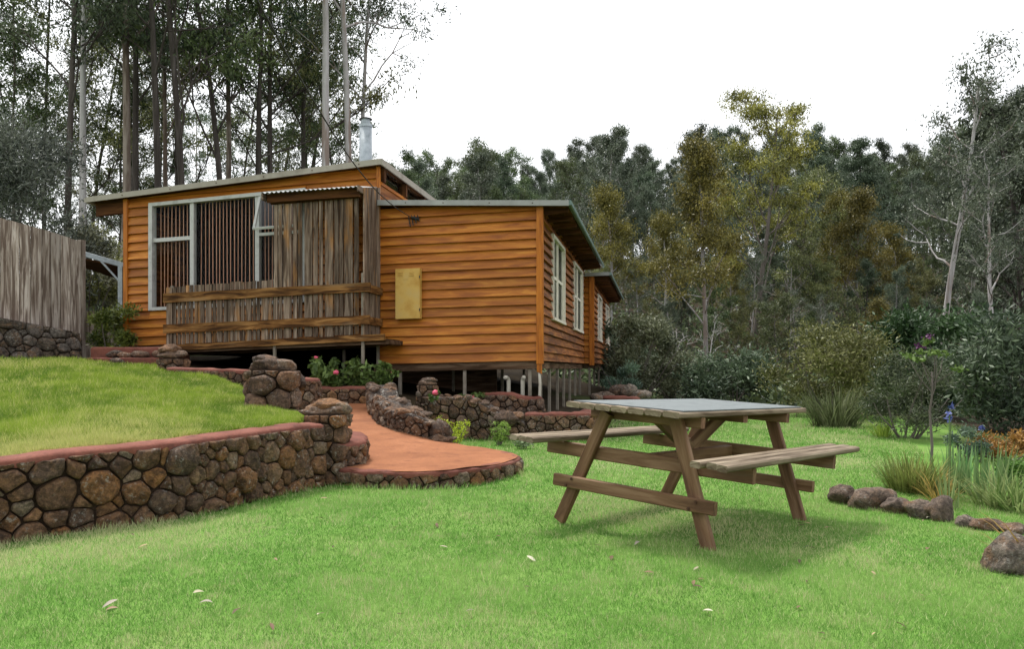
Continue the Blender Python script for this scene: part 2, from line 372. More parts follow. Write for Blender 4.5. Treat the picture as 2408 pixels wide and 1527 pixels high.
house_bare = sstep(10.8, 11.3, Y.ravel()) * (1 - sstep(1.6, 2.6, X.ravel())) * (1 - sstep(17, 18, Y.ravel()))  # mask of bare dark soil under and around the cabin
fo = np.maximum(fo, house_bare)
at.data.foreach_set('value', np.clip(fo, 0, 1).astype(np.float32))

# ------------------------------------------------------------------ upper lawn and path (sheets of the setting)
def loft(A, B, n, bulge=0.0, rough=.015):
    A = np.array(A, dtype=float); B = np.array(B, dtype=float)
    def res(C, m=60):
        s = np.concatenate([[0], np.cumsum(np.linalg.norm(np.diff(C[:, :2], axis=0), axis=1))]); s /= s[-1]
        par = np.linspace(0, 1, len(C)); q = np.linspace(0, 1, m)
        return np.stack([np.interp(q, par, C[:, k]) for k in range(3)], 1)
    a, b = res(A), res(B); rows = []
    for t in np.linspace(0, 1, n):
        r = a * (1 - t) + b * t; r[:, 2] += bulge * math.sin(math.pi * t)
        r[:, 2] += np.array([fbm(q[0], q[1], 3.3, .9) for q in r]) * rough
        rows.append(r)
    G = np.array(rows); m, k = G.shape[:2]; idx = np.arange(m * k).reshape(m, k)
    return G, np.stack([idx[:-1, :-1], idx[:-1, 1:], idx[1:, 1:], idx[1:, :-1]], -1).reshape(-1, 4)
UF = [(-4.3, 3.7, .42), (-3.1, 4.58, .44), (-2.75, 4.86, .465), (-2.4, 5.2, .48), (-2.12, 5.9, .49), (-1.78, 6.7, .48), (-1.95, 7.3, .47), (-2.15, 7.8, .46)]
UB = [(-10.5, 9.8, 1.12), (-8.2, 10.6, 1.13), (-6.75, 11.1, 1.11), (-6.1, 11.35, 1.07), (-5.2, 11.3, .985), (-4.2, 10.72, .86), (-3.3, 9.6, .68), (-2.6, 8.6, .47)]
UG, uf = loft(UF, UB, 50, -.05, .03)
obj('upper_lawn', UG.reshape(-1, 3), uf, 'upper_ground', smooth=True, kind='structure')

PATH_XL = ([6.36, 6.43, 6.55, 6.62, 6.9, 7.3, 8.2, 9.3, 10.4, 11.5], [-.85, -1.24, -1.45, -1.55, -1.50, -1.55, -1.85, -2.3, -2.65, -2.75])
PATH_XR = ([6.36, 6.43, 6.74, 7.0, 7.26, 7.5, 7.7, 7.93, 8.36, 8.5, 8.6, 8.7, 9.2, 10.3, 11.5], [-.80, -.52, -.21, -.06, .04, .06, .02, -.06, -.38, -.62, -1.0, -1.3, -1.6, -1.90, -2.0])
def path_z(x, y):
    zy = np.interp(y, [6.3, 7.3, 8.2, 9.3, 10.4, 11.4], [.14, .16, .24, .35, .43, .48])
    return .145 + (zy - .145) * np.clip((-.45 - x) / .8, 0, 1)
pv, rows = [], np.concatenate([np.linspace(6.36, 6.8, 12)[:-1], np.linspace(6.8, 11.5, 56)])
for y in rows:
    a, b = np.interp(y, *PATH_XL), np.interp(y, *PATH_XR)
    for t in np.linspace(0, 1, 16):
        x = a + (b - a) * t; pv.append((x, y, float(path_z(x, y)) + fbm(x, y, 8, 1.6) * .012))
pi = np.arange(len(pv)).reshape(len(rows), 16)
obj('path', pv, np.stack([pi[:-1, :-1], pi[:-1, 1:], pi[1:, 1:], pi[1:, :-1]], -1).reshape(-1, 4), 'path', smooth=True, kind='structure')
# the orange landing showing between the two stone piers
lv, lf = loft([(-2.75, 7.55, .478), (-2.05, 7.45, .478)], [(-2.75, 8.15, .50), (-2.05, 8.3, .50)], 8)
obj('path_landing', lv.reshape(-1, 3), lf, 'path', smooth=True, kind='structure')

# ------------------------------------------------------------------ dry stone work
def clip_poly(poly, nx_, ny_, c):
    out = []
    for i in range(len(poly)):
        p, q = poly[i], poly[(i + 1) % len(poly)]
        dp, dq = nx_ * p[0] + ny_ * p[1] - c, nx_ * q[0] + ny_ * q[1] - c
        if dp <= 0: out.append(p)
        if (dp < 0 < dq) or (dq < 0 < dp):
            t = dp / (dp - dq); out.append((p[0] + (q[0] - p[0]) * t, p[1] + (q[1] - p[1]) * t))
    return out
def pack(L, H, radii, rg, periodic=False):
    seeds = []
    for r, tries in radii:
        for _ in range(tries):
            x, y = rg.uniform(0, L), rg.uniform(-.25 * r, H + .1 * r)
            if all((min(abs(x - a), L - abs(x - a) if periodic else 9) / 1.12) ** 2 + (y - b) ** 2 > (.74 * (r + q)) ** 2 for a, b, q in seeds): seeds.append((x, y, r))
    cells = []
    allz = list(seeds)
    if periodic: allz += [(a - L, b, r) for a, b, r in seeds] + [(a + L, b, r) for a, b, r in seeds]
    for i, (x, y, r) in enumerate(seeds):
        m = 3.6 * r + .1
        poly = [(x - m, max(0, y - m)), (x + m, max(0, y - m)), (x + m, min(H, y + m)), (x - m, min(H, y + m))]
        if not periodic: poly = [(min(max(a, 0), L), b) for a, b in poly]
        for (a, b, q) in allz:
            if (a, b) == (x, y) or abs(a - x) > .9 or abs(b - y) > .9: continue
            dx, dy = a - x, b - y
            c = ((a * a + b * b - q * q) - (x * x + y * y - r * r)) / 2
            poly = clip_poly(poly, dx, dy, c)
            if len(poly) < 3: break
        if len(poly) >= 3: cells.append(poly)
    return cells
def resample_closed(poly, n):
    P_ = np.array(poly + [poly[0]]); s = np.concatenate([[0], np.cumsum(np.linalg.norm(np.diff(P_, axis=0), axis=1))])
    q = np.linspace(0, s[-1], n, endpoint=False)
    return np.stack([np.interp(q, s, P_[:, 0]), np.interp(q, s, P_[:, 1])], 1), s[-1]

class WallPath:
    def __init__(self, pts, closed=False):
        pts = [tuple(p) for p in pts]
        if closed: pts = pts + [pts[0]]
        self.p = np.array(pts, dtype=float)
        self.s = np.concatenate([[0], np.cumsum(np.linalg.norm(np.diff(self.p[:, :2], axis=0), axis=1))])
        self.L = float(self.s[-1]); self.closed = closed
        self.H = float(np.mean(self.p[:, 3] - self.p[:, 2]))
    def at(self, s):
        s = s % self.L if self.closed else min(max(s, 0), self.L)
        q = [float(np.interp(s, self.s, self.p[:, k])) for k in range(4)]
        e = .06
        def xy(t):
            t = t % self.L if self.closed else min(max(t, 0), self.L)
            return np.array([np.interp(t, self.s, self.p[:, 0]), np.interp(t, self.s, self.p[:, 1])])
        d = xy(s + e) - xy(s - e); d /= (np.linalg.norm(d) + 1e-9)
        return q[0], q[1], q[2], q[3], d[1], -d[0]          # x, y, base, top, outward normal
def stone_wall(name, label, pts, thick=.22, radii=((.10, 300), (.07, 600), (.045, 900)), cap='cap', cap_h=.035, seed=1, mat='stone', closed=False, proud=.045, cat='stone wall', cap_over=.012, parent=None):
    rg = random.Random(seed); W = WallPath(pts, closed); L, H = W.L, W.H
    bx, by = float(np.mean(W.p[:, 0])), float(np.mean(W.p[:, 1])); base = (bx, by, float(np.min(W.p[:, 2])))
    root = parent if parent is not None else thing(name, label, cat, base)
    if parent is not None: base = tuple(parent.location)
    def world(s, t, o):
        x, y, zb, zt, nx_, ny_ = W.at(s); z = zb + (zt - zb) * t / H
        return (x + nx_ * o, y + ny_ * o, z)
    # mortar body
    n = max(6, int(L / .08)); sv, sf = [], []
    for i in range(n + (0 if closed else 1)):
        s = L * i / n; jj = .012 * fbm(s * 5, seed)
        for (t, o) in ((-.15 * H - .05, -.0), (0, 0), (H * .5, jj), (H, -.004), (H, -thick), (-.15 * H - .05, -thick)): sv.append(world(s, t, o))
    m = 6; tot = n + (0 if closed else 1)
    for i in range(n):
        a, b = i * m, ((i + 1) % tot) * m
        for k in range(m): sf.append((a + k, b + k, b + (k + 1) % m, a + (k + 1) % m))
    if not closed: sf += [tuple(range(m)), tuple(range((tot - 1) * m + m - 1, (tot - 1) * m - 1, -1))]
    obj('mortar_core', sv, sf, 'mortar', root, base=base)
    # stones
    for poly in pack(L, H, radii, rg, closed):
        NP = 15; q, per = resample_closed(poly, NP)
        if per < .10: continue
        c = q.mean(0)
        q = .88 * q + .06 * np.roll(q, 1, 0) + .06 * np.roll(q, -1, 0)
        r = np.linalg.norm(q - c, axis=1, keepdims=True); gap = .005
        q = c + (q - c) * np.clip((r - gap) / np.maximum(r, 1e-6), .3, 1) * (1 + np.array([[rg.uniform(-.06, .035)] for _ in range(NP)]))
        size = float(r.mean()); p = proud * (.6 + .8 * rg.random()) * min(1.25, max(.55, size / .08))
        planes = [(rg.uniform(-.38, .38), rg.uniform(-.38, .38), rg.uniform(.85, 1.15)) for _ in range(3)]; v = []
        for (k, o, j) in ((1.0, -.02, 0), (.985, .55, .12), (.84, .95, .16), (.48, 1.10, .16)):
            for a in q:
                d = (a - c) * k
                off = o if o < 0 else min([o * p] + [p * h_ + d[0] * tx + d[1] * ty for tx, ty, h_ in planes]) + rg.uniform(-j, j) * p
                v.append(world(c[0] + d[0], c[1] + d[1], max(off, .004 if o > 0 else -.02)))
        v.append(world(c[0], c[1], p * min(h_ for _, _, h_ in planes)))
        f = [(k * NP + i, k * NP + (i + 1) % NP, (k + 1) * NP + (i + 1) % NP, (k + 1) * NP + i) for k in range(3) for i in range(NP)]
        f += [(3 * NP + i, 3 * NP + (i + 1) % NP, 4 * NP) for i in range(NP)]
        obj('stone', v, f, mat, root, smooth=True, base=base)
    if cap == 'cap_grey':
        s_ = .03
        while s_ < L - .02:
            for o in (-.05, -thick + .07):
                x, y, zb, zt, nx_, ny_ = W.at(s_ + rg.uniform(-.03, .03)); o += rg.uniform(-.02, .02)
                boulder('top_stone', (x + nx_ * o, y + ny_ * o, zt + rg.uniform(-.02, .02)), rg.uniform(.07, .12), rg.uniform(.06, .10), rg.uniform(.035, .06), rg.randint(1, 9999), mat, root, base, yaw=math.atan2(nx_, -ny_) + rg.uniform(-.4, .4), sub=3)
            s_ += rg.uniform(.10, .16)
    # cement cap
    if cap:
        n = max(8, int(L / .05)); cv, cf = [], []
        for i in range(n + 1):
            s = L * i / n; x, y, zb, zt, nx_, ny_ = W.at(s)
            e = cap_over + .032 * fbm(s * 9, seed + 4); hh = cap_h * (1 + (.45 if cap == 'cap' else .9) * fbm(s * (3.5 if cap == 'cap' else 7), seed + 9)); dip = .032 * fbm(s * 11, seed + 2)
            for (o, z) in ((e * .6, -.028 + dip), (e, hh * .35), (e - .03, hh * .9), (-thick * .5, hh * 1.12 + .012 * fbm(s * 6, 3, seed)), (-thick - .01, hh * .75), (-thick - .03, -.06)):
                cv.append((x + nx_ * o, y + ny_ * o, zt + z))
        k = 6
        for i in range(n):
            for j in range(k - 1): cf.append((i * k + j, (i + 1) * k + j, (i + 1) * k + j + 1, i * k + j + 1))
        cf += [tuple(range(k)), tuple(range(n * k + k - 1, n * k - 1, -1))]
        obj('cap', cv, cf, cap, root, smooth=True, base=base)
    return root, base

ICO = None
def ico(sub):
    import bmesh
    bm = bmesh.new(); bmesh.ops.create_icosphere(bm, subdivisions=sub, radius=1.0)
    v = np.array([q.co[:] for q in bm.verts]); f = [tuple(w.index for w in q.verts) for q in bm.faces]; bm.free(); return v, f
ICO2, ICO3 = ico(2), ico(3)
def boulder_mesh(c, sx, sy, sz, seed, amp=.28, sub=2, flat=.0, yaw=0.0, cuts=5):
    v, f = (ICO2 if sub == 2 else ICO3); rg = random.Random(seed); v = v.copy()
    for _ in range(cuts):                                  # knock flat facets off, as broken stone has
        d = Vector((rg.uniform(-1, 1), rg.uniform(-1, 1), rg.uniform(-.6, 1))).normalized(); k = rg.uniform(.62, .88)
        h = v @ np.array(d); v = v - np.outer(np.maximum(h - k, 0) * .9, np.array(d))
    v = np.array([q * (1 + amp * mnoise.noise(Vector(q) * 1.6 + Vector((seed * 3.1, 0, 0))) + amp * .4 * mnoise.noise(Vector(q) * 4 + Vector((0, seed * 1.7, 0)))) for q in v])
    v = v * np.array([sx, sy, sz]); cy, sy_ = math.cos(yaw), math.sin(yaw)
    v = np.stack([v[:, 0] * cy - v[:, 1] * sy_, v[:, 0] * sy_ + v[:, 1] * cy, v[:, 2]], 1)
    return v + np.array(c), f
def boulder(name, c, sx, sy, sz, seed, mat, parent=None, base=None, **k):
    v, f = boulder_mesh(c, sx, sy, sz, seed, **k)
    return obj(name, v, f, mat, parent, smooth=True, base=base if base is not None else c)

BIG = ((.112, 14), (.088, 50), (.068, 260), (.050, 900), (.037, 900))
# long retaining wall in front of the upper lawn
stone_wall('retaining_wall', 'long brown field-stone retaining wall with red cement top below upper lawn',
    [(-4.2, 3.45, -.03, .40), (-3.4, 4.02, -.02, .425), (-2.95, 4.41, -.02, .445), (-2.62, 4.70, -.01, .475), (-2.246, 5.03, 0, .49), (-2.06, 5.4, 0, .50), (-1.93, 5.75, 0, .505), (-1.73, 6.2, 0, .51), (-1.60, 6.5, .0, .505)],
    .24, BIG, 'cap', .03, 11, 'stone', proud=.055)
# pier at its end
def ring(cx, cy, rx, ry, zb, zt, n=12, sq=2.6, yaw=0):
    o = []
    for i in range(n):
        a = 2 * math.pi * i / n - math.pi / 2; c, s = math.cos(a), math.sin(a)
        k = (abs(c) ** sq + abs(s) ** sq) ** (-1 / sq); x, y = rx * k * c, ry * k * s
        o.append((cx + x * math.cos(yaw) - y * math.sin(yaw), cy + x * math.sin(yaw) + y * math.cos(yaw), zb, zt))
    return o
def pier(name, label, cx, cy, rx, ry, zb, zt, seed, mat, radii, tops, yaw=0, cat='stone pier', proud=.05):
    root, base = stone_wall(name, label, ring(cx, cy, rx, ry, zb, zt, yaw=yaw), min(rx, ry) * .92, radii, None, 0, seed, mat, True, proud, cat)
    rg = random.Random(seed + 50)
    for (dx, dy, sx, sy, sz, dz) in tops:
        boulder('top_stone', (cx + dx, cy + dy, zt + dz), sx, sy, sz, rg.randint(1, 999), mat, root, base, yaw=rg.uniform(-.5, .5), sub=3)
    v, f = box(cx - rx * .85, cx + rx * .85, cy - ry * .85, cy + ry * .85, zt - .1, zt + .01)
    obj('mortar_core', v, f, 'mortar', root, base=base)
    return root
pier('wall_end_pier', 'squat stone pier ending the long retaining wall beside path', -1.62, 6.72, .16, .16, .0, .60, 21, 'stone', ((.085, 80), (.06, 400), (.045, 600)),
     [(-.02, 0, .20, .15, .06, .03), (.08, .06, .12, .13, .07, .045), (-.11, .05, .11, .12, .05, .04), (.0, .02, .15, .12, .06, .075)])
# low kerb wall turning the corner from the pier onto the path
stone_wall('kerb_wall', 'low red-topped stone kerb at foot of the end pier', [(-1.52, 6.58, .02, .33), (-1.42, 6.68, .08, .32), (-1.335, 6.85, .12, .325), (-1.34, 7.1, .14, .34), (-1.45, 7.4, .17, .36)],
    .26, ((.055, 200), (.04, 500)), 'cap', .03, 31, 'stone', proud=.035)
# stones edging the round landing of the path
stone_wall('path_edging', 'curved stone edging under the rounded end of the orange path',
    [(-1.56, 6.64, -.03, .118), (-1.264, 6.43, -.03, .12), (-.823, 6.36, -.03, .12), (-.518, 6.43, -.03, .12), (-.213, 6.74, -.03, .12), (-.04, 7.02, -.03, .12), (.05, 7.28, -.03, .12), (.07, 7.52, -.03, .12), (.02, 7.75, -.03, .12), (-.1, 7.98, -.02, .12)],
    .10, ((.085, 200), (.06, 500), (.04, 500)), 'cap', .022, 41, 'stone', proud=.04, cap_over=.02)
# tall pier by the steps
pier('tall_pier', 'tall pier of large dark rounded stones beside upper lawn', -2.52, 8.1, .22, .20, .40, .98, 51, 'stone_dark', ((.125, 120), (.09, 400), (.06, 500)),
     [(-.05, .02, .21, .17, .075, .05), (.10, .04, .13, .14, .09, .04), (-.12, .06, .15, .13, .06, .11), (-.16, .10, .12, .11, .06, .02)], proud=.07)
stone_wall('step_side_wall', 'short red-capped stone wall directly behind the tall pier', [(-2.86, 9.55, .40, .85), (-2.62, 9.5, .40, .85), (-2.5, 9.62, .40, .84), (-2.49, 9.9, .40, .84)], .24, ((.075, 200), (.05, 400)), 'cap', .035, 61, 'stone', proud=.04)
stone_wall('planter_wall', 'low red-capped planter wall under the balcony posts', [(-3.05, 11.35, .42, .70), (-2.6, 11.36, .44, .70), (-2.1, 11.4, .45, .70), (-1.95, 11.5, .45, .70)], .22, ((.075, 300), (.05, 600)), 'cap', .03, 71, 'stone', proud=.04)
# stepped wall right of the path
stone_wall('stepped_wall', 'dark stone wall stepping down along right side of path',
    [(-2.02, 10.75, .40, .74), (-1.93, 10.35, .36, .74), (-1.86, 10.05, .36, .70), (-1.84, 9.98, .36, .60), (-1.62, 9.25, .30, .585), (-1.52, 9.05, .28, .57), (-1.49, 9.0, .28, .50), (-1.29, 8.66, .22, .50), (-1.05, 8.54, .12, .46), (-.93, 8.54, .10, .40)],
    .34, ((.065, 300), (.045, 900), (.03, 700)), 'cap_grey', .02, 81, 'stone_dark', proud=.04)
tag(boulder('end_boulder', tuple(P(1037, 1011, 8.58)), .135, .12, .12, 5, 'stone_dark', sub=3), 'large rounded brown boulder on the low end of stepped wall', 'boulder')
tag(boulder('base_boulder', tuple(P(1036, 1033, 8.55)), .17, .13, .075, 9, 'stone_dark', sub=3), 'flat dark stone beneath the large rounded boulder', 'boulder')
pier('small_pier', 'small dark stone pier at the top of the stepped wall', -1.20, 10.9, .13, .13, .40, .76, 91, 'stone_dark', ((.06, 300), (.04, 500)), [(0, 0, .15, .13, .05, .03), (.02, .01, .13, .11, .04, .075)])
stone_wall('terrace_wall', 'sloping dark stone terrace wall below the wing beside yellow-green plants',
    [(-1.22, 10.72, .0, .58), (-1.0, 10.7, .0, .58), (-.62, 10.68, .0, .565), (-.40, 10.66, .0, .50), (-.27, 10.62, .0, .40), (-.10, 10.6, .0, .36), (.05, 10.56, .0, .36), (.18, 10.55, .0, .22)],
    .26, ((.085, 300), (.06, 600), (.04, 400)), 'cap_grey', .02, 101, 'stone_dark', proud=.045)
tag(boulder('terrace_boulder', tuple(P(1192, 985, 10.48)), .16, .13, .10, 15, 'stone_dark', sub=3), 'rounded grey boulder on low end of the terrace wall', 'boulder')
stone_wall('back_wall', 'wavy red-topped dark stone wall under the wing near white pipes',
    [(-.86, 11.75, .25, .50), (-.6, 11.7, .22, .56), (-.3, 11.66, .20, .60), (.0, 11.64, .18, .60), (.2, 11.6, .17, .53), (.33, 11.58, .16, .54), (.44, 11.6, .15, .55), (.46, 11.8, .15, .53)],
    .22, ((.09, 300), (.06, 700), (.04, 500)), 'cap', .035, 111, 'stone_dark', proud=.04)
stone_wall('bed_wall', 'low red-capped stone bed wall behind the picnic table bench',
    [(.18, 10.62, -.02, .35), (.55, 10.5, -.03, .355), (.85, 10.48, -.03, .36), (1.08, 10.5, -.03, .36), (1.16, 10.62, -.03, .36), (1.30, 11.3, -.02, .37), (1.45, 12.1, -.02, .37)],
    .24, ((.075, 300), (.055, 800), (.04, 500)), 'cap', .035, 121, 'stone_dark', proud=.04)
# step wall and cairn on the left
stone_wall('step_wall', 'very low red-capped wall at the top edge of upper lawn', [(-4.85, 10.75, .88, .985), (-4.4, 10.75, .84, .975), (-4.0, 10.72, .80, .965), (-3.7, 10.7, .76, .95)], .25, ((.06, 300), (.04, 500)), 'cap', .03, 131, 'stone_dark', proud=.035)
pier('cairn', 'low cairn of dark stacked stones left of the balcony', -4.92, 11.1, .17, .15, .95, 1.14, 141, 'stone_dark', ((.08, 200), (.06, 400)), [(.02, 0, .22, .17, .07, .06), (-.05, 0, .15, .14, .07, .14)])
def slab(name, label, pts, z0, z1, mat):
    n = len(pts); c = np.mean(pts, axis=0); v = []
    for k, z in ((1.0, z0), (1.0, z1 - .03), (.985, z1 - .008), (.95, z1)):
        for i, p in enumerate(pts): v.append((c[0] + (p[0] - c[0]) * k, c[1] + (p[1] - c[1]) * k, z + .012 * fbm(p[0] * 6, p[1] * 6, z)))
    f = [(k * n + i, k * n + (i + 1) % n, (k + 1) * n + (i + 1) % n, (k + 1) * n + i) for k in range(3) for i in range(n)] + [tuple(range(3 * n, 4 * n)), tuple(range(n - 1, -1, -1))]
    return tag(obj(name, v, f, mat, None, base=(c[0], c[1], z0)), label, 'step')
def wob(x0, x1, y0, y1, n=9, s=0):
    o = [(x0 + (x1 - x0) * i / n, y0 + .05 * fbm(i * 1.3, s)) for i in range(n + 1)] + [(x1 + (x0 - x1) * i / n, y1) for i in range(n + 1)]
    return o
slab('step', 'lower worn red cement step beside the cabin corner', wob(-6.35, -5.2, 11.42, 11.85, s=2), 1.0, 1.155, 'cap')
slab('step', 'upper worn red cement step with dark stones beside cabin corner', wob(-6.55, -5.35, 11.9, 12.7, s=7), 1.1, 1.33, 'cap')
for i, (u, v, d, sx, sz) in enumerate([(270, 833, 11.86, .16, .06), (292, 836, 11.85, .12, .06), (330, 834, 11.87, .16, .06), (372, 833, 11.9, .10, .06), (275, 851, 11.36, .12, .07)]):
    tag(boulder('step_stone', tuple(P(u, v, d)), sx, .09, sz, 200 + i, 'stone_dark'),
        ['leftmost dark stone set under upper red step', 'second dark stone set under upper red step', 'third dark stone set under upper red step', 'rightmost dark stone set under upper red step', 'small stone sitting on front of lower red step'][i], 'stone')
# rock wall under the plank fence
FA, FB = P(0, 750, 11.6), P(192, 786, 12.6)
fd = (FB - FA) / np.linalg.norm(FB[:2] - FA[:2])
def fence_pt(t): return FA + (FB - FA) * t
wl = []
for t in (-.9, -.45, 0, .35, .7, 1.0, 1.07):
    q = fence_pt(t); wl.append((q[0] + .1, q[1] - .35, 1.10, q[2] + (.02 if t < 1.05 else -.12)))
stone_wall('fence_base_wall', 'grey-brown rubble stone wall beneath the plank fence', wl, .45, ((.13, 80), (.095, 300), (.065, 700), (.045, 500)), None, 0, 151, 'stone_grey', proud=.06)
# boulders along the garden bed
for i, (u, v, d, sx, sy, sz, lb) in enumerate([
    (1985, 1163, 5.75, .115, .11, .095, 'mossy rounded rock first in the row by garden bed'), (2046, 1182, 5.55, .16, .12, .10, 'long brown rock second in the row by garden bed'),
    (2114, 1198, 5.35, .10, .09, .075, 'small white-flecked rock third in the garden row'), (2168, 1207, 5.2, .10, .10, .085, 'squat dark rock fourth in the garden row'),
    (2210, 1212, 5.1, .095, .09, .10, 'upright angular dark rock fifth in the garden row'), (2270, 1243, 4.9, .07, .07, .05, 'small half-buried rock right of the angular rock'),
    (2330, 1252, 4.8, .13, .08, .045, 'long low half-buried rock near the right edge'), (2385, 1258, 4.7, .07, .07, .04, 'last low flat rock of the garden row')]):
    sx, sy, sz = sx * 1.08, sy * 1.08, sz * 1.05; p = P(u, v, d); p[2] = tz(p[0], p[1]) + sz * .42
    tag(boulder('garden_rock', tuple(p), sx, sy, sz, 300 + i, 'rock', sub=3, amp=.30, cuts=11), lb, 'rock')
p = PZ(2375, 1345, .0); p[2] = tz(p[0], p[1]) + .07
tag(boulder('boulder', tuple(p), .13, .12, .115, 320, 'rock_pale', sub=3, amp=.26, cuts=10), 'pale grey boulder at right edge of the lawn', 'boulder')
for i, (u, v, d, sx, sz, m) in enumerate([(1402, 936, 16, .18, .09, 'rock'), (1425, 932, 16.2, .2, .11, 'rock'), (1455, 922, 16.6, .28, .16, 'stone_dark'), (1478, 920, 16.4, .22, .15, 'rock_pale'), (1500, 930, 16.3, .2, .12, 'rock_pale'), (1517, 930, 16.4, .16, .13, 'rock_pale'), (1450, 938, 16, .35, .10, 'cap'), (1485, 940, 15.9, .2, .08, 'cap')]):
    q = P(u, v, d); q[2] = max(q[2], tz(q[0], q[1]) + sz * .3)
    tag(boulder('heap_stone', tuple(q), sx, .2, sz, 340 + i, m), ['far-left brown stone of the heap beyond the cabin', 'second brown stone of the heap beyond cabin', 'dark stone topping the heap beyond the cabin', 'pale stone topping the heap beyond cabin', 'pale stone right in the heap beyond cabin', 'rightmost pale stone of the heap beyond cabin', 'wide red slab in the heap beyond cabin', 'small red slab in the heap beyond cabin'][i], 'stone')

# ------------------------------------------------------------------ the cabin (local frame: a right along the front, s back, z up)
YAW = -math.atan(341.0 / F)
HC = np.array([(1268 - CX) / F * 12.0, 12.0])
AX = np.array([math.cos(YAW), math.sin(YAW)]); SX = np.array([-math.sin(YAW), math.cos(YAW)])
def sag(a):                                                   # the old floor runs up slightly to the right
    a = np.asarray(a, dtype=float)
    return np.where(a > -2.6, .018 * a, -.047 + .036 * (a + 2.6))
def HF(u, v, s0=0.0):                                          # pixel on the plane s = s0 -> (a, z) before the sag
    r = np.array([(u - CX) / F, 1.0]); d = (HC @ SX + s0) / (r @ SX); p = r * d - HC
    a = float(p @ AX); return a, float(EZ + (HY - v) / F * d - sag(a))
def HS(u, v, a0=0.0):                                          # pixel on the plane a = a0 -> (s, z)
    r = np.array([(u - CX) / F, 1.0]); d = (HC @ AX + a0) / (r @ AX); p = r * d - HC
    return float(p @ SX), float(EZ + (HY - v) / F * d - sag(a0))
cabin = thing('timber_cabin', 'orange stained weatherboard cabin on stilts with skillion roofs and balcony', 'cabin', (HC[0], HC[1], 0), YAW)
def hobj(name, v, f, mat, parent=cabin, uv=None, **k):
    v = np.array([tuple(q) for q in v], dtype=float)
    if uv is None: uv = box_uv(v)
    v[:, 2] += sag(v[:, 0]); return obj(name, v, f, mat, parent, uv=uv, **k)
def hbox(name, mat, parent, *a): v, f = box(*a); return hobj(name, v, f, mat, parent)
def hbeam(name, mat, parent, *a, **k): v, f, uv = beam(*a, **k); return hobj(name, v, f, mat, parent, uv=uv)
def front_board(parent, mat, aL0, aR0, z0, aL1, aR1, z1, s, thick=(.060, .008)):
    tb, tt = thick; j = rnd.uniform(-.002, .002); tilt = rnd.uniform(-.003, .003)
    v = [(aL0, s - tb - j, z0 + tilt), (aR0, s - tb - j, z0 - tilt), (aR0, s, z0 - tilt), (aL0, s, z0 + tilt), (aL1, s - tt, z1), (aR1, s - tt, z1), (aR1, s, z1), (aL1, s, z1)]
    uo = rnd.uniform(0, 50); uv = [(q[0] + uo, q[2]) for q in v]
    return hobj('weatherboard', v, BOXF, mat, parent, uv=uv)
def side_board(parent, mat, s0, s1, z0, z1, a, thick=(.060, .008)):
    tb, tt = thick; j = rnd.uniform(-.004, .004); tl = rnd.uniform(-.006, .006)
    v = [(a + tb + j, s0, z0 + tl), (a + tb - j, s1, z0 - tl), (a, s1, z0), (a, s0, z0), (a + tt, s0, z1), (a + tt, s1, z1), (a, s1, z1), (a, s0, z1)]
    uo = rnd.uniform(0, 50); uv = [(q[1] + uo, q[2]) for q in v]
    return hobj('weatherboard', v, [tuple(reversed(q)) for q in BOXF] if False else BOXF, mat, parent, uv=uv)

def cut_board(parent, mat, a0, a1, z0L, z0R, z1L, z1R, s=0.0):
    v = [(a0, s - .056, z0L), (a1, s - .056, z0R), (a1, s, z0R), (a0, s, z0L), (a0, s - .012, z1L), (a1, s - .012, z1R), (a1, s, z1R), (a0, s, z1L)]
    return hobj('weatherboard', v, BOXF, mat, parent, uv=[(q[0] + 9, q[2]) for q in v])
AM_R = HF(893, 600)[0]                                         # where main block and wing meet
AM_L = HF(300, 700)[0]
EXP = .1474
WZ0 = HF(1262, 849)[1]                                         # bottom of the wing boards
# --- wing: front wall
WING_D = 7.15
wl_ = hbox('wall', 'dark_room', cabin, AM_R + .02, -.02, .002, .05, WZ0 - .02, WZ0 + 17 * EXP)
for i in range(17):
    z0 = WZ0 + i * EXP
    front_board(wl_, 'board', AM_R, -.035, z0, AM_R, -.035, z0 + EXP + .02, 0)
hbox('corner_post', 'trim', wl_, -.035, .070, -.070, .02, WZ0 - .05, WZ0 + 16.6 * EXP)
v = [(-.03, -.05, WZ0 - .17), (.05, -.05, WZ0 - .21), (.05, -.02, WZ0 - .21), (-.0, -.02, WZ0 - .17), (-.03, -.05, WZ0 - .052), (.05, -.05, WZ0 - .052), (.05, -.02, WZ0 - .052), (-.03, -.02, WZ0 - .052)]
hobj('drip_end', v, BOXF, 'trim', wl_)
hbox('floor_bearer', 'bearer', wl_, AM_R - .1, -.04, -.004, .09, WZ0 - .125, WZ0 - .004)
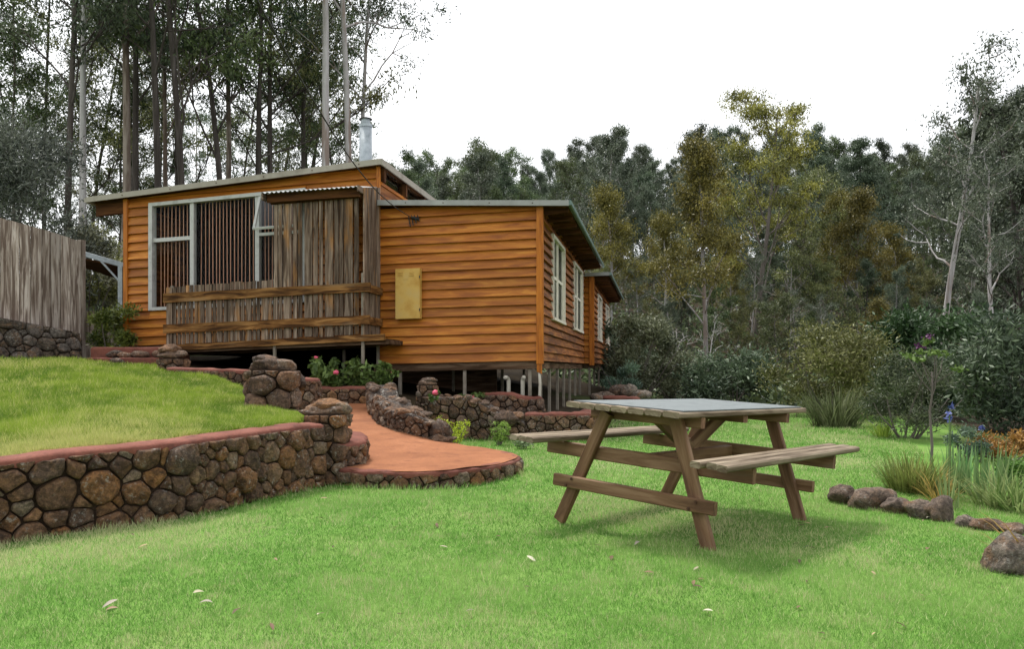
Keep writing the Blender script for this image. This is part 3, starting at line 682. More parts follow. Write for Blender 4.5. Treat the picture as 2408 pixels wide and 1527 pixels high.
# --- wing: right side wall with two windows
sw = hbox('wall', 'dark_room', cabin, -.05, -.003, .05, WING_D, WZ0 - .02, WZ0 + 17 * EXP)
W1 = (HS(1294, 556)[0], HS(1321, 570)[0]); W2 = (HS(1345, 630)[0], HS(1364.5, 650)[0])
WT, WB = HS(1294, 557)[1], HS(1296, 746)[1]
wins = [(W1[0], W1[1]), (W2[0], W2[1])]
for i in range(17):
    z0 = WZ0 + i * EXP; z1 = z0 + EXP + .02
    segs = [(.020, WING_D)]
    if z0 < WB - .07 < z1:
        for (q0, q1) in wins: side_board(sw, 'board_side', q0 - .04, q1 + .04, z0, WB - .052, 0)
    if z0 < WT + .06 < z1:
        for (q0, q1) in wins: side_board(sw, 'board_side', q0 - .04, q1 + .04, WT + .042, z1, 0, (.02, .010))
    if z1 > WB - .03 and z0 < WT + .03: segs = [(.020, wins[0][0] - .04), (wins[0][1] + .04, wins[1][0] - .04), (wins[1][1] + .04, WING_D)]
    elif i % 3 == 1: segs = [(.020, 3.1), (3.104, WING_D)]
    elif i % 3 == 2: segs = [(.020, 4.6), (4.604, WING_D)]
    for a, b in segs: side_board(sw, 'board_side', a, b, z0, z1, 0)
hbox('floor_bearer', 'bearer', sw, -.09, -.005, .10, WING_D - .02, WZ0 - .125, WZ0 - .004)
def side_window(parent, a, s0, s1, z0, z1, rail=True):
    w = hbox('window', 'cream_paint', parent, a - .03, a + .070, s0 - .05, s0 + .012, z0 - .05, z1 + .05)
    hbox('frame', 'cream_paint', w, a - .03, a + .070, s1 - .012, s1 + .05, z0 - .05, z1 + .05)
    hbox('frame', 'cream_paint', w, a - .03, a + .068, s0 + .012, s1 - .012, z1 - .01, z1 + .05)
    hbox('sill', 'cream_paint', w, a - .03, a + .085, s0 - .06, s1 + .06, z0 - .06, z0 - .01)
    m0 = s0 + (s1 - s0) * .5
    hbox('mullion', 'cream_paint', w, a - .02, a + .035, m0 - .035, m0 + .035, z0 - .01, z1 - .01)
    for k in (0.0, .5):
        q0, q1 = s0 + .012 + (s1 - s0) * k, s0 - .035 + (s1 - s0) * (k + .5)
        if k: q0 = m0 + .035; q1 = s1 - .012
        else: q1 = m0 - .035
        hbox('sash', 'cream_paint', w, a - .012, a + .024, q0, q0 + .05, z0 - .01, z1 - .01)
        hbox('sash', 'cream_paint', w, a - .012, a + .024, q1 - .05, q1, z0 - .01, z1 - .01)
        zm = z0 + (z1 - z0) * .52
        hbox('sash', 'cream_paint', w, a - .012, a + .024, q0 + .05, q1 - .05, zm - .028, zm + .028)
        hbox('pane', 'glass', w, a, a + .006, q0 + .05, q1 - .05, z0, zm - .028)
        hbox('pane', 'glass', w, a, a + .006, q0 + .05, q1 - .05, zm + .028, z1 - .01)
        hbox('curtain', 'curtain', w, a - .045, a - .035, q0, q1, z0 - .03, z1 + .02)
    return w
for (a, b) in wins: side_window(cabin, 0, a + .01, b - .01, WB, WT)
# --- wing roof
RFs = -.16
zl = HF(893, 470, RFs)[1]; aR, zr = HF(1337, 471, RFs)
OVER = aR
def wing_top(a): return zl + (zr - zl) * (a - AM_R) / (aR - AM_R)
def corr_sheet(a0, a1, s0, s1, zf, pitch=.076, amp=.009, th=.006, along_s=True):
    n = max(4, int(abs(a1 - a0) / (pitch / 4))); v, f = [], []
    for i in range(n + 1):
        a = a0 + (a1 - a0) * i / n; w = amp * math.cos(2 * math.pi * a / pitch)
        for s in (s0, s1):
            z = zf(a, s) + w; v += [(a, s, z), (a, s, z - th)]
    for i in range(n):
        k, q = i * 4, (i + 1) * 4
        f += [(k, q, q + 2, k + 2), (k + 1, k + 3, q + 3, q + 1), (k, k + 1, q + 1, q), (k + 2, q + 2, q + 3, k + 3)]
    f += [(0, 2, 3, 1), (n * 4, n * 4 + 1, n * 4 + 3, n * 4 + 2)]
    return v, f
def sloped_slab(a0, a1, s0, s1, top, th):
    return [(a0, s0, top(a0) - th), (a1, s0, top(a1) - th), (a1, s1, top(a1) - th), (a0, s1, top(a0) - th), (a0, s0, top(a0)), (a1, s0, top(a1)), (a1, s1, top(a1)), (a0, s1, top(a0))], BOXF
v, f = sloped_slab(AM_R + .004, OVER - .03, RFs + .02, WING_D + .12, lambda a: wing_top(a) - .05, .022)
wroof = hobj('roof', v, f, 'soffit', cabin)
v, f = corr_sheet(AM_R + .004, OVER, RFs + .006, WING_D + .15, lambda a, s: wing_top(a) - .02)
hobj('corrugated_sheet', v, f, 'roof_metal', wroof)
v, f = sloped_slab(AM_R - .03, OVER + .004, RFs - .016, RFs + .004, wing_top, .085)
hobj('fascia', v, f, 'fascia_grey', wroof)
v, f, uv = beam((OVER + .02, RFs, wing_top(OVER) - .035), (OVER + .02, WING_D + .15, wing_top(OVER) - .035), .05, .075, ch=.012); hobj('gutter', v, f, 'gutter_green', wroof, uv=uv)
for k in range(12):
    s = .10 + k * (WING_D - .1) / 11.3
    t = wing_top(0) - .074
    v = [(-.02, s - .022, t - .12), (OVER - .035, s - .022, t - .085), (OVER - .035, s + .022, t - .085), (-.02, s + .022, t - .12), (-.02, s - .022, t), (OVER - .035, s - .022, t), (OVER - .035, s + .022, t), (-.02, s + .022, t)]
    hobj('rafter', v, BOXF, 'soffit', wroof)
for q in (.16, .36, .60, .82):
    a = AM_R + (OVER - AM_R) * q; v, f, uv = tube([(a, RFs - .017, wing_top(a) - .045), (a, RFs - .021, wing_top(a) - .045)], .010, 6); hobj('screw', v, f, 'bolt', wroof, uv=uv)
vp = HF(1253, 465, 1.0)[0]; v, f, uv = tube([(vp, 1.0, wing_top(vp) - .1), (vp, 1.0, wing_top(vp) + .16)], .03, 10); hobj('vent_pipe', v, f, 'pvc', wroof, uv=uv)
v, f, uv = tube([(vp, 1.0, wing_top(vp) + .161), (vp, 1.0, wing_top(vp) + .20)], .042, 10); hobj('vent_cap', v, f, 'pvc', wroof, uv=uv)
# floor and hidden faces of the wing
hbox('floor', 'bearer', cabin, AM_R, -.06, .10, WING_D - .05, WZ0 - .10, WZ0 - .03)
# --- far wing
FS = WING_D + .15
def HF2(u, v): return HF(u, v, FS)
fa0 = HF2(1391, 700)[0]; fz0 = HF2(1391, 855)[1]; FD = 6.8
fw = hbox('wall', 'dark_room', cabin, -.4, fa0 - .01, FS + .002, FS + .05, fz0 - .02, fz0 + 15 * EXP)
ftop = HF(1373, 642, FS - .2)[1]
for i in range(16):
    z0 = fz0 + i * EXP
    if z0 > ftop - .12: break
    front_board(fw, 'board', -.3, fa0 - .05, z0, -.3, fa0 - .05, min(z0 + EXP + .02, ftop - .06), FS)
    z1 = min(z0 + EXP + .02, ftop - .06)
hbox('corner_post', 'trim', fw, fa0 - .05, fa0 + .070, FS - .070, FS + .03, fz0 - .05, ftop - .07)
fs_ = hbox('wall', 'dark_room', cabin, fa0 - .05, fa0 - .003, FS + .05, FS + FD, fz0 - .02, ftop - .1)
def HS2(u, v): return HS(u, v, fa0)
fw1 = (HS2(1402, 700)[0], HS2(1410.5, 700)[0]); fw2 = (HS2(1421, 720)[0], HS2(1428, 720)[0]); fwt, fwb = HS2(1402, 696)[1], HS2(1402, 797)[1]
for i in range(16):
    z0 = fz0 + i * EXP; z1 = min(z0 + EXP + .02, ftop - .06)
    if z0 > ftop - .12: break
    segs = [(FS + .034, FS + FD)]
    if z1 > fwb - .03 and z0 < fwt + .03: segs = [(FS + .034, fw1[0] - .04), (fw1[1] + .04, fw2[0] - .04), (fw2[1] + .04, FS + FD)]
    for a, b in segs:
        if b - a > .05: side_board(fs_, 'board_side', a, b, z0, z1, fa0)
for (a, b) in (fw1, fw2): side_window(cabin, fa0, a, b, fwb, fwt)
hbox('floor_bearer', 'bearer', fs_, fa0 - .3, fa0 - .005, FS + .1, FS + FD, fz0 - .12, fz0 - .004)
froof = hbox('roof', 'soffit', cabin, -.7, fa0 + .42, FS - .14, FS + FD + .1, ftop - .075, ftop - .05)
v, f = corr_sheet(-.7, fa0 + .45, FS - .16, FS + FD + .12, lambda a, s: ftop - .02); hobj('corrugated_sheet', v, f, 'roof_metal', froof)
hbox('fascia', 'fascia_grey', froof, -.7, fa0 + .455, FS - .18, FS - .165, ftop - .085, ftop)
v, f, uv = beam((fa0 + .48, FS - .16, ftop - .04), (fa0 + .48, FS + FD + .1, ftop - .04), .05, .075, ch=.012); hobj('gutter', v, f, 'gutter_green', froof, uv=uv)
for k in range(10): hbox('rafter', 'soffit', froof, fa0 + .03, fa0 + .40, FS + .1 + k * .7, FS + .145 + k * .7, ftop - .19, ftop - .078)

# --- main block: front wall, clipped under the sloping roof
MRs = -.18
la, lz = HF(205, 464, MRs); ra, rz_ = HF(897, 373, MRs)
def main_top(a): return lz + (rz_ - lz) * (a - la) / (ra - la)
def wall_top(a): return main_top(a) - .07
MZ0 = HF(302, 815)[1]; MEXP = .150
def a_at(z): return la + (z + .07 - lz) * (ra - la) / (rz_ - lz)
wz = lambda u, v: HF(u, v, -.01)
WIN_L, WIN_T = wz(356.5, 485); WIN_B = wz(356.5, 727)[1]
WIN_R = wz(718, 470)[0]
tr_ = wz(632, 464); WSL = max(.012, (tr_[1] - WIN_T) / (tr_[0] - WIN_L))             # the head of the window rises a little
mw = hbox('wall', 'dark_room', cabin, AM_L + .05, WIN_L - .03, .003, .06, MZ0 - .02, wall_top(AM_L + .05) - .02)
nb = int((wall_top(AM_R) - MZ0) / MEXP) + 1
for i in range(nb):
    z0 = MZ0 + i * MEXP; z1 = z0 + MEXP + .02
    aL0 = max(AM_L + .045, a_at(z0)); aL1 = max(AM_L + .045, a_at(z1))
    if aL0 > AM_R - .05: break
    aL1 = min(aL1, AM_R - .02)
    if z1 > wall_top(AM_R): z1 = wall_top(AM_R)
    hd = lambda a: WIN_T + WSL * (a - WIN_L) + .047
    if z1 > WIN_B - .04 and z0 < hd(WIN_R):
        if aL0 < WIN_L - .05: front_board(mw, 'board', aL0, WIN_L - .023, z0, min(aL1, WIN_L - .023), WIN_L - .023, z1, 0)
        front_board(mw, 'board', WIN_R + .023, AM_R - .012, z0, WIN_R + .023, AM_R - .012, z1, 0)
        if z0 < WIN_B - .06: cut_board(mw, 'board', WIN_L - .022, WIN_R + .022, z0, z0, WIN_B - .036, WIN_B - .036)
        if z1 > hd(WIN_L):                                   # strips fitted over the rising window head
            e = min(max(WIN_L - .022, WIN_L + (z1 - .047 - WIN_T) / WSL), WIN_R + .022); b0 = min(max(WIN_L - .022, WIN_L + (z0 - .047 - WIN_T) / WSL), WIN_R + .022)
            if b0 > WIN_L: cut_board(mw, 'board', WIN_L - .022, b0, z0, z0, z1, z1)
            if e > b0 + .01: cut_board(mw, 'board', b0, e, max(z0, hd(b0)), min(z1, hd(e)), z1, z1)
    else: front_board(mw, 'board', aL0, AM_R - .012, z0, aL1, AM_R - .012, z1, 0)
hbox('corner_post', 'trim', mw, AM_L - .035, AM_L + .045, -.070, .04, MZ0 - .05, wall_top(AM_L - .035) - .01)
hbox('corner_post', 'trim', mw, AM_R - .035, AM_R + .012, -.068, .012, WZ0 + 10 * EXP, wall_top(AM_R - .04) - .01)
hbox('floor_bearer', 'bearer', mw, AM_L - .02, AM_R - .01, -.02, .1, MZ0 - .20, MZ0 - .004)
# left side wall, back wall, ceiling, floor: close the box
MD = 7.0
hbox('wall', 'board_side', cabin, AM_L - .03, AM_L + .02, .042, MD, MZ0 - .05, wall_top(AM_L) - .03)
hbox('wall', 'board_side', cabin, AM_L, AM_R, MD, MD + .05, MZ0 - .05, wall_top(AM_L) - .03)
hbox('floor', 'dark_room', cabin, AM_L + .03, AM_R - .03, .105, MD - .01, MZ0 - .12, MZ0 - .06)
v, f = sloped_slab(AM_L + .04, AM_R - .06, 1.6, 1.66, lambda a: main_top(a) - .10, 2.2); hobj('dark_backing', v, f, 'dark_room', cabin)  # added dark backing behind the slats, its colour stands for the unlit room
hbox('dark_backing', 'dark_room', cabin, AM_R - .055, AM_R - .004, .07, MD - .02, WZ0 - .1, wing_top(AM_R) - .15)
v, f = sloped_slab(AM_L + .05, AM_R - .06, .065, 1.59, lambda a: main_top(a) - .14, .03); hobj('dark_backing', v, f, 'dark_room', cabin)
# --- main window
win = hbox('window', 'white_paint', cabin, WIN_L - .022, WIN_L + .05, -.070, .05, WIN_B - .03, WIN_T + .0)
def whead(a): return WIN_T + WSL * (a - WIN_L)
def wstrip(name, a0, a1, z0, z1, mat='white_paint', s0=-.068, s1=.045, slope=True):
    k0, k1 = (whead(a0) - WIN_T, whead(a1) - WIN_T) if slope else (0, 0)
    v = [(a0, s0, z0 + k0), (a1, s0, z0 + k1), (a1, s1, z0 + k1), (a0, s1, z0 + k0), (a0, s0, z1 + k0), (a1, s0, z1 + k1), (a1, s1, z1 + k1), (a0, s1, z1 + k0)]
    return hobj(name, v, BOXF, mat, win)
wstrip('head', WIN_L - .022, WIN_R + .022, WIN_T - .015, WIN_T + .045)
wstrip('sill', WIN_L + .05, WIN_R + .022, WIN_B - .035, WIN_B + .02, s0=-.078, slope=False)
mul = []
for (u0, u1) in ((448.5, 457.5), (601.5, 611)):
    a0, a1 = wz(u0, 600)[0], wz(u1, 600)[0]; mul.append((a0, a1))
    v = [(a0, -.036, WIN_B + .02), (a1, -.036, WIN_B + .02), (a1, .045, WIN_B + .02), (a0, .045, WIN_B + .02), (a0, -.036, whead(a0) - .015), (a1, -.036, whead(a1) - .015), (a1, .045, whead(a1) - .015), (a0, .045, whead(a0) - .015)]
    hobj('mullion', v, BOXF, 'white_paint', win)
wstrip('jamb', WIN_R - .03, WIN_R + .022, WIN_B + .02, WIN_T - .015, slope=False)
TRZ = wz(400, 563)[1]
hbox('transom', 'white_paint', win, WIN_L + .05, mul[0][0], -.034, .04, TRZ - .035, TRZ + .03)
TR2 = wz(630, 547)[1]
hbox('transom', 'white_paint', win, mul[1][1], WIN_R - .03, -.034, .04, TR2 - .05, TR2 - .0)
# awning sash, hinged at the head and pushed out at the bottom
sa0, sa1 = mul[1][1] + .005, WIN_R - .035; zt_ = whead(sa0) - .03; out = .20
def sash_pt(a, t): return (a, -.05 - out * t, zt_ - (zt_ - TR2 - .02) * t)
sash = MB()
for (p, q) in ((sash_pt(sa0 + .02, 0), sash_pt(sa0 + .02, 1)), (sash_pt(sa1 - .02, 0), sash_pt(sa1 - .02, 1)), (sash_pt(sa0, .98), sash_pt(sa1, .98)), (sash_pt(sa0, .02), sash_pt(sa1, .02))):
    sash.add(*beam(p, q, .045, .035, up=(0, 1, .3)))
hobj('awning_sash', sash.v, sash.f, 'white_paint', win, uv=sash.uv)
hobj('pane', [sash_pt(sa0, 0), sash_pt(sa1, 0), sash_pt(sa1, 1), sash_pt(sa0, 1)], [(0, 1, 2, 3)], 'glass', win)
for (a0, a1, z0, z1) in ((WIN_L + .05, mul[0][0], WIN_B + .02, TRZ - .035), (WIN_L + .05, mul[0][0], TRZ + .03, WIN_T - .01), (mul[0][1], mul[1][0], WIN_B + .02, whead(mul[0][1]) - .015), (mul[1][1], WIN_R - .03, WIN_B + .02, TR2 - .05)):
    v = [(a0, .0, z0), (a1, .0, z0), (a1, .0, z1 + WSL * (a1 - a0)), (a0, .0, z1)]
    hobj('pane', v, [(0, 1, 2, 3)], 'glass', win)
a = WIN_L + .10; k = 0
while a < WIN_R - .05:
    if not any(m0 - .02 < a < m1 + .02 for m0, m1 in mul):
        w_ = .0062 * rnd.uniform(.8, 1.15); tl = rnd.uniform(-.012, .012)
        v = [(a - w_ + tl, .10, WIN_B - .02), (a + w_ + tl, .10, WIN_B - .02), (a + w_ + tl, .108, WIN_B - .02), (a - w_ + tl, .108, WIN_B - .02), (a - w_, .10, whead(a) + .02), (a + w_, .10, whead(a) + .02), (a + w_, .108, whead(a) + .02), (a - w_, .108, whead(a) + .02)]
        hobj('slat', v, BOXF, 'slat', win)
    a += .0705 * rnd.uniform(.9, 1.1)
# --- main roof
v, f = sloped_slab(la + .03, ra - .03, MRs + .02, MD + .3, lambda a: main_top(a) - .045, .025)
mroof = hobj('roof', v, f, 'soffit', cabin)
v, f = corr_sheet(la, ra, MRs + .005, MD + .3, lambda a, s: main_top(a) - .02); hobj('corrugated_sheet', v, f, 'roof_metal', mroof)
v, f = sloped_slab(la - .01, ra + .004, MRs - .018, MRs + .003, main_top, .092); hobj('fascia', v, f, 'fascia', mroof)
v, f, uv = beam((la - .03, MRs, main_top(la) - .05), (la - .03, MD + .3, main_top(la) - .05), .06, .08, ch=.012); hobj('gutter', v, f, 'fascia', mroof, uv=uv)
hbox('fascia', 'fascia', mroof, ra - .002, ra + .022, MRs - .018, MD + .3, main_top(ra) - .105, main_top(ra) - .004)
v, f = sloped_slab(la + .05, AM_L - .04, -.03, .03, lambda a: main_top(a) - .072, .24); hobj('eave_beam', v, f, 'soffit', mroof)
for k in range(6):
    s = .9 + k * 1.1; v, f = sloped_slab(la + .05, AM_L - .04, s, s + .045, lambda a: main_top(a) - .072, .16); hobj('rafter', v, f, 'soffit', mroof)
for q in (.13, .30, .46, .62, .78, .93):
    a = la + (ra - la) * q; v, f, uv = tube([(a, MRs - .019, main_top(a) - .05), (a, MRs - .023, main_top(a) - .05)], .011, 6); hobj('screw', v, f, 'bolt', mroof, uv=uv)
# clerestory above the wing roof, facing right
cz0, cz1 = wing_top(AM_R) - .02, main_top(AM_R) - .08
cl = hbox('wall', 'board_side', cabin, AM_R - .05, AM_R - .003, .04, MD, cz0 - .1, cz0 + (cz1 - cz0) * .52)
hbox('sill_rail', 'trim', cl, AM_R - .05, AM_R + .02, .02, MD, cz0 + (cz1 - cz0) * .52 + .003, cz0 + (cz1 - cz0) * .52 + .05)
for k in range(7):
    s = .05 + k * 1.1
    hbox('rafter_block', 'soffit', cl, AM_R - .05, AM_R + .06, s, s + .09, cz0 + (cz1 - cz0) * .52 + .053, cz1)
    if k < 6: hbox('pane', 'glass', cl, AM_R - .02, AM_R - .012, s + .09, s + 1.1, cz0 + (cz1 - cz0) * .52 + .053, cz1)
# flue
fl_a = HF(860, 340, 2.2)[0]; fl_t = HF(860, 300, 2.2)[1]; fr = .122
zb_ = main_top(fl_a)
v, f, uv = tube([(fl_a, 2.2, zb_ - .15), (fl_a, 2.2, fl_t)], fr, 20); flue = hobj('flue', v, f, 'galv', cabin, uv=uv, smooth=True)
v, f, uv = tube([(fl_a, 2.2, fl_t), (fl_a, 2.2, fl_t + .05)], fr * 1.06, 20); hobj('collar', v, f, 'galv', flue, uv=uv)
v, f, uv = tube([(fl_a, 2.2, fl_t + .04), (fl_a, 2.2, fl_t + .16)], fr * .72, 16); hobj('inner_pipe', v, f, 'galv', flue, uv=uv)
v, f, uv = tube([(fl_a, 2.2, fl_t + .155), (fl_a, 2.2, fl_t + .165), (fl_a, 2.2, fl_t + .20)], [fr * 1.05, fr * 1.05, fr * .3], 16); hobj('cowl', v, f, 'dark_metal', flue, uv=uv)

# --- meter box on the wing wall
ma0, mz1 = HF(929.5, 633, -.16); ma1 = HF(987, 629, -.16)[0]; mz0 = HF(932, 751, -.16)[1]
mb = hbox('meter_box', 'meter', cabin, ma0, ma1, -.155, -.050, mz0, mz1)
hbox('door', 'meter', mb, ma0 + .004, ma1 - .012, -.163, -.156, mz0 + .006, mz1 - .006)
for k in (0, 1):
    for j in range(3):
        a0 = ma0 + (.055 if k == 0 else .235); z = mz1 - .065 - j * .026
        v = [(a0, -.1635, z), (a0 + .075, -.1635, z), (a0 + .075, -.160, z), (a0, -.160, z), (a0, -.1635, z + .004), (a0 + .075, -.1635, z + .004), (a0 + .075, -.171, z + .012), (a0, -.171, z + .012)]
        v = [(a0, -.175, z), (a0 + .075, -.175, z), (a0 + .075, -.1632, z), (a0, -.1632, z), (a0, -.165, z + .014), (a0 + .075, -.165, z + .014), (a0 + .075, -.1632, z + .014), (a0, -.1632, z + .014)]
        hobj('louvre', v, BOXF, 'meter', mb)
for z in (mz0 + .14, mz1 - .14): hbox('hinge', 'dark_metal', mb, ma1 - .01, ma1 + .004, -.166, -.155, z - .02, z + .02)
mark = MB()                                                    # the small faded word stamped on the door (no longer readable)
x = ma0 + .125
for w_, h_ in ((.012, .018), (.010, .016), (.013, .016), (.009, .020), (.012, .016), (.008, .021)):
    mark.add(*box(x, x + w_ * .35, -.1642, -.1632, mz1 - .185, mz1 - .185 + h_)); mark.add(*box(x + w_ * .35, x + w_, -.1642, -.1632, mz1 - .185 + h_ * .4, mz1 - .185 + h_ * .62)); x += w_ + .005
hobj('lettering', mark.v, mark.f, 'meter_mark', mb, uv=mark.uv)

# --- stilts and pipes under the house
def stilt(parent, a, s, z1, r=.026, mat='post_metal'):
    w = HC + AX * a + SX * s; zb = tz(w[0], w[1]) - .1
    v, f, uv = beam((a, s, zb - float(sag(a))), (a, s, z1), r * 2, r * 2, up=(0, 1, 0)); return hobj('stilt', v, f, mat, parent, uv=uv)
for u in (941, 1093, 1246): a = HF(u, 880, .05)[0]; stilt(cabin, a, .05, WZ0 - .12)
for s in (.45, 1.5, 2.6, 3.6, 4.7, 5.8, 6.9): stilt(cabin, -.05, s, WZ0 - .12)
for a in (-2.2, -1.2): stilt(cabin, a, 3.0, WZ0 - .12); stilt(cabin, a, 5.5, WZ0 - .12)
for s in (FS + .1, FS + 1.6, FS + 3.2, FS + 4.8, FS + 6.4): stilt(cabin, fa0 - .06, s, fz0 - .1)
for a in (-6.5, -5.0, -3.5): stilt(cabin, a, .6, MZ0 - .2)
hbox('subfloor_backdrop', 'bearer', cabin, AM_L + .1, -1.4, 3.4, 3.45, .05, WZ0 - .105)  # added backdrop, stops bright background showing through the dark underfloor
hbox('subfloor_backdrop', 'bearer', cabin, -.09, -.06, 2.6, WING_D - .1, .0, WZ0 - .13) if False else None
for u, v_, bend in ((1196, 888, -1), (1229, 888, 1)):
    a, z = HF(u, v_, .12); w = HC + AX * a + SX * .12; zb = tz(w[0], w[1]) - .1
    pts = [(a, .12, zb), (a, .12, z - .05), (a + .01 * bend, .11, z - .015), (a + .03 * bend, .06, z), (a + .035 * bend, .02, z)]
    vv, ff, uv = tube(pts, .032, 12); hobj('drain_pipe', vv, ff, 'pvc', cabin, uv=uv, smooth=True)
a, z = HF(1268, 866, -.02); vv, ff, uv = tube([(a + .02, -.02, .0), (a, -.02, .45), (a + .012, -.02, .75), (a, -.02, WZ0 - .13)], .022, 10); hobj('drain_pipe', vv, ff, 'pvc', cabin, uv=uv, smooth=True)

# ------------------------------------------------------------------ balcony (part of the cabin)
BS = -.75
def B(u, v): return HF(u, v, BS)
bl, br = B(387, 720)[0], B(868, 720)[0]
fz = B(860, 797)[1]
bal = hbox('balcony', 'bearer', cabin, bl - .05, br + .30, BS + .06, -.03, fz - .085, fz - .02)
def bline(u0, v0, u1, v1):
    a0, z0 = B(u0, v0); a1, z1 = B(u1, v1); return lambda a: z0 + (z1 - z0) * (a - a0) / (a1 - a0)
top_hi, top_lo = bline(390, 691, 868, 665), bline(390, 713, 868, 686)
bot_hi, bot_lo = bline(390, 764, 862, 742), bline(390, 785, 862, 763)
pick_top, pick_bot = bline(398, 675, 640, 658), bline(398, 811, 850, 787)
def quad_board(name, mat, a0, a1, lo, hi, s0, s1, wav=.006):
    v = [(a0, s0, lo(a0)), (a1, s0, lo(a1)), (a1, s1, lo(a1)), (a0, s1, lo(a0)), (a0, s0, hi(a0)), (a1, s0, hi(a1)), (a1, s1, hi(a1)), (a0, s1, hi(a0))]
    uo = rnd.uniform(0, 40); ext = abs(a1 - a0) > abs(hi(a0) - lo(a0))
    uv = [((q[0], q[2]) if ext else (q[2] + uo, q[0] + q[1])) for q in v]
    return hobj(name, v, BOXF, mat, bal, uv=uv)
quad_board('rail', 'rail_wood', bl, br + .03, top_lo, top_hi, BS - .04, BS - .003)
quad_board('rail', 'rail_wood', bl, br + .02, bot_lo, bot_hi, BS - .04, BS - .003)
quad_board('floor_edge', 'rail_wood', bl - .06, br + .24, lambda a: pick_bot(a) - .10, lambda a: pick_bot(a) - .004, BS - .005, BS + .058)
quad_board('back_rail', 'rail_wood', bl, br, lambda a: top_lo(a) + .02, lambda a: top_hi(a) - .03, BS + .022, BS + .05)
quad_board('back_rail', 'rail_wood', bl, br, lambda a: bot_lo(a) + .02, lambda a: bot_hi(a) - .03, BS + .022, BS + .05)
# pickets of the open half
a = B(391, 720)[0]; shel0 = B(643, 720)[0]; wide = True
while a < shel0 - .03:
    w_ = rnd.choice((.05, .055, .10, .105, .055)); e = min(a + w_, shel0 - .005)
    dj = rnd.uniform(-.012, .012)
    quad_board('picket', 'grey_plank', a, e, lambda q: pick_bot(q) + dj * .6, lambda q: pick_top(q) + dj, BS, BS + .018)
    a = e + rnd.uniform(.012, .030)
# tall planks of the shelter
plank_top = bline(640, 482, 850, 466)
for (x0, x1) in ((245, 300), (305, 360), (365, 475), (490, 550), (555, 615), (635, 745), (750, 815), (825, 880), (895, 1010), (1015, 1080), (1085, 1145), (1148, 1262), (1270, 1335)):
    a0 = B(597.8 + .18425 * x0, 600)[0]; a1 = B(597.8 + .18425 * x1, 600)[0]; dj = rnd.uniform(-.01, .01); off = rnd.uniform(-.010, .004)
    quad_board('plank', 'grey_plank', a0 + .007, a1 - .006, lambda q: pick_bot(q) + dj, lambda q: plank_top(q), BS + off, BS + .02 + off)
# posts through the railing, down to the bed
def bal_post(u, v1, down, s=BS + .07, w=.045):
    a, z1 = B(u, v1); q = HC + AX * a + SX * s
    zb = tz(q[0], q[1]) - .12 - float(sag(a)) if down else fz - .02
    v, f, uv = beam((a, s, zb), (a, s, z1), w, w, up=(0, 1, 0)); hobj('post', v, f, 'post_metal', bal, uv=uv)
bal_post(399, 672, True); bal_post(641, 656, True); bal_post(851, 641, True, BS + .045)
a = HF(889, 800, -.10)[0]; q = HC + AX * a + SX * -.1; v, f, uv = beam((a, -.1, tz(q[0], q[1]) - .1), (a, -.1, fz - .08), .045, .045, up=(0, 1, 0)); hobj('post', v, f, 'post_metal', bal, uv=uv)
# right side of the shelter: planks running back to the wall
sr = B(853, 700)[0]
st_f = B(852, 441)[1]; 
n = 7; s = BS
for k in range(n):
    w_ = (.70) / n
    z1a = st_f + .16 * (k / n); z1b = st_f + .16 * ((k + 1) / n)
    lo = fz - .02 + rnd.uniform(-.01, .01); j = rnd.uniform(-.006, .006)
    v = [(sr + j, s + .006, lo), (sr + .02 + j, s + .006, lo), (sr + .02 + j, s + w_ - .003, lo), (sr + j, s + w_ - .003, lo), (sr + j, s + .006, z1a), (sr + .02 + j, s + .006, z1a), (sr + .02 + j, s + w_ - .003, z1b), (sr + j, s + w_ - .003, z1b)]
    hobj('side_plank', v, BOXF, 'grey_plank', bal, uv=[(q[2], q[1]) for q in v]); s += w_
for (hi, lo) in ((top_hi, top_lo), (bot_hi, bot_lo)):
    z1, z0 = hi(br), lo(br)
    hbox('side_rail', 'rail_wood', bal, sr + .030, sr + .062, BS - .02, -.05, z0 + .005, z1 - .012)
hbox('floor_edge', 'rail_wood', bal, br + .20, br + .25, BS + .06, -.03, fz - .10, fz - .003)
# shelter roof of corrugated iron, falling to the front
ra0, ra1 = B(634, 455)[0], B(850, 445)[0]
rl = bline(632, 456, 850, 441)
v, f = corr_sheet(ra0 - .03, ra1 + .02, BS - .20, -.03, lambda a, s: rl(a) + .012 + .16 * (s - BS) / .75, .076, .012, .003)
hobj('corrugated_sheet', v, f, 'roof_metal', bal)
quad_board('shelter_beam', 'soffit', ra0, ra1, lambda a: rl(a) - .155, lambda a: rl(a) - .025, BS - .09, BS - .045)
quad_board('shelter_beam', 'soffit', ra0, ra1, lambda a: rl(a) - .16, lambda a: rl(a) - .02, BS + .025, BS + .07)
hbox('gable_bracket', 'grey_plank', bal, ra1 + .004, ra1 + .03, BS - .19, BS + .0, rl(ra1) - .10, rl(ra1) - .008)
hbox('gable_bracket', 'grey_plank', bal, ra0 - .05, ra0 - .02, BS - .17, BS + .0, rl(ra0) - .13, rl(ra0) - .008)

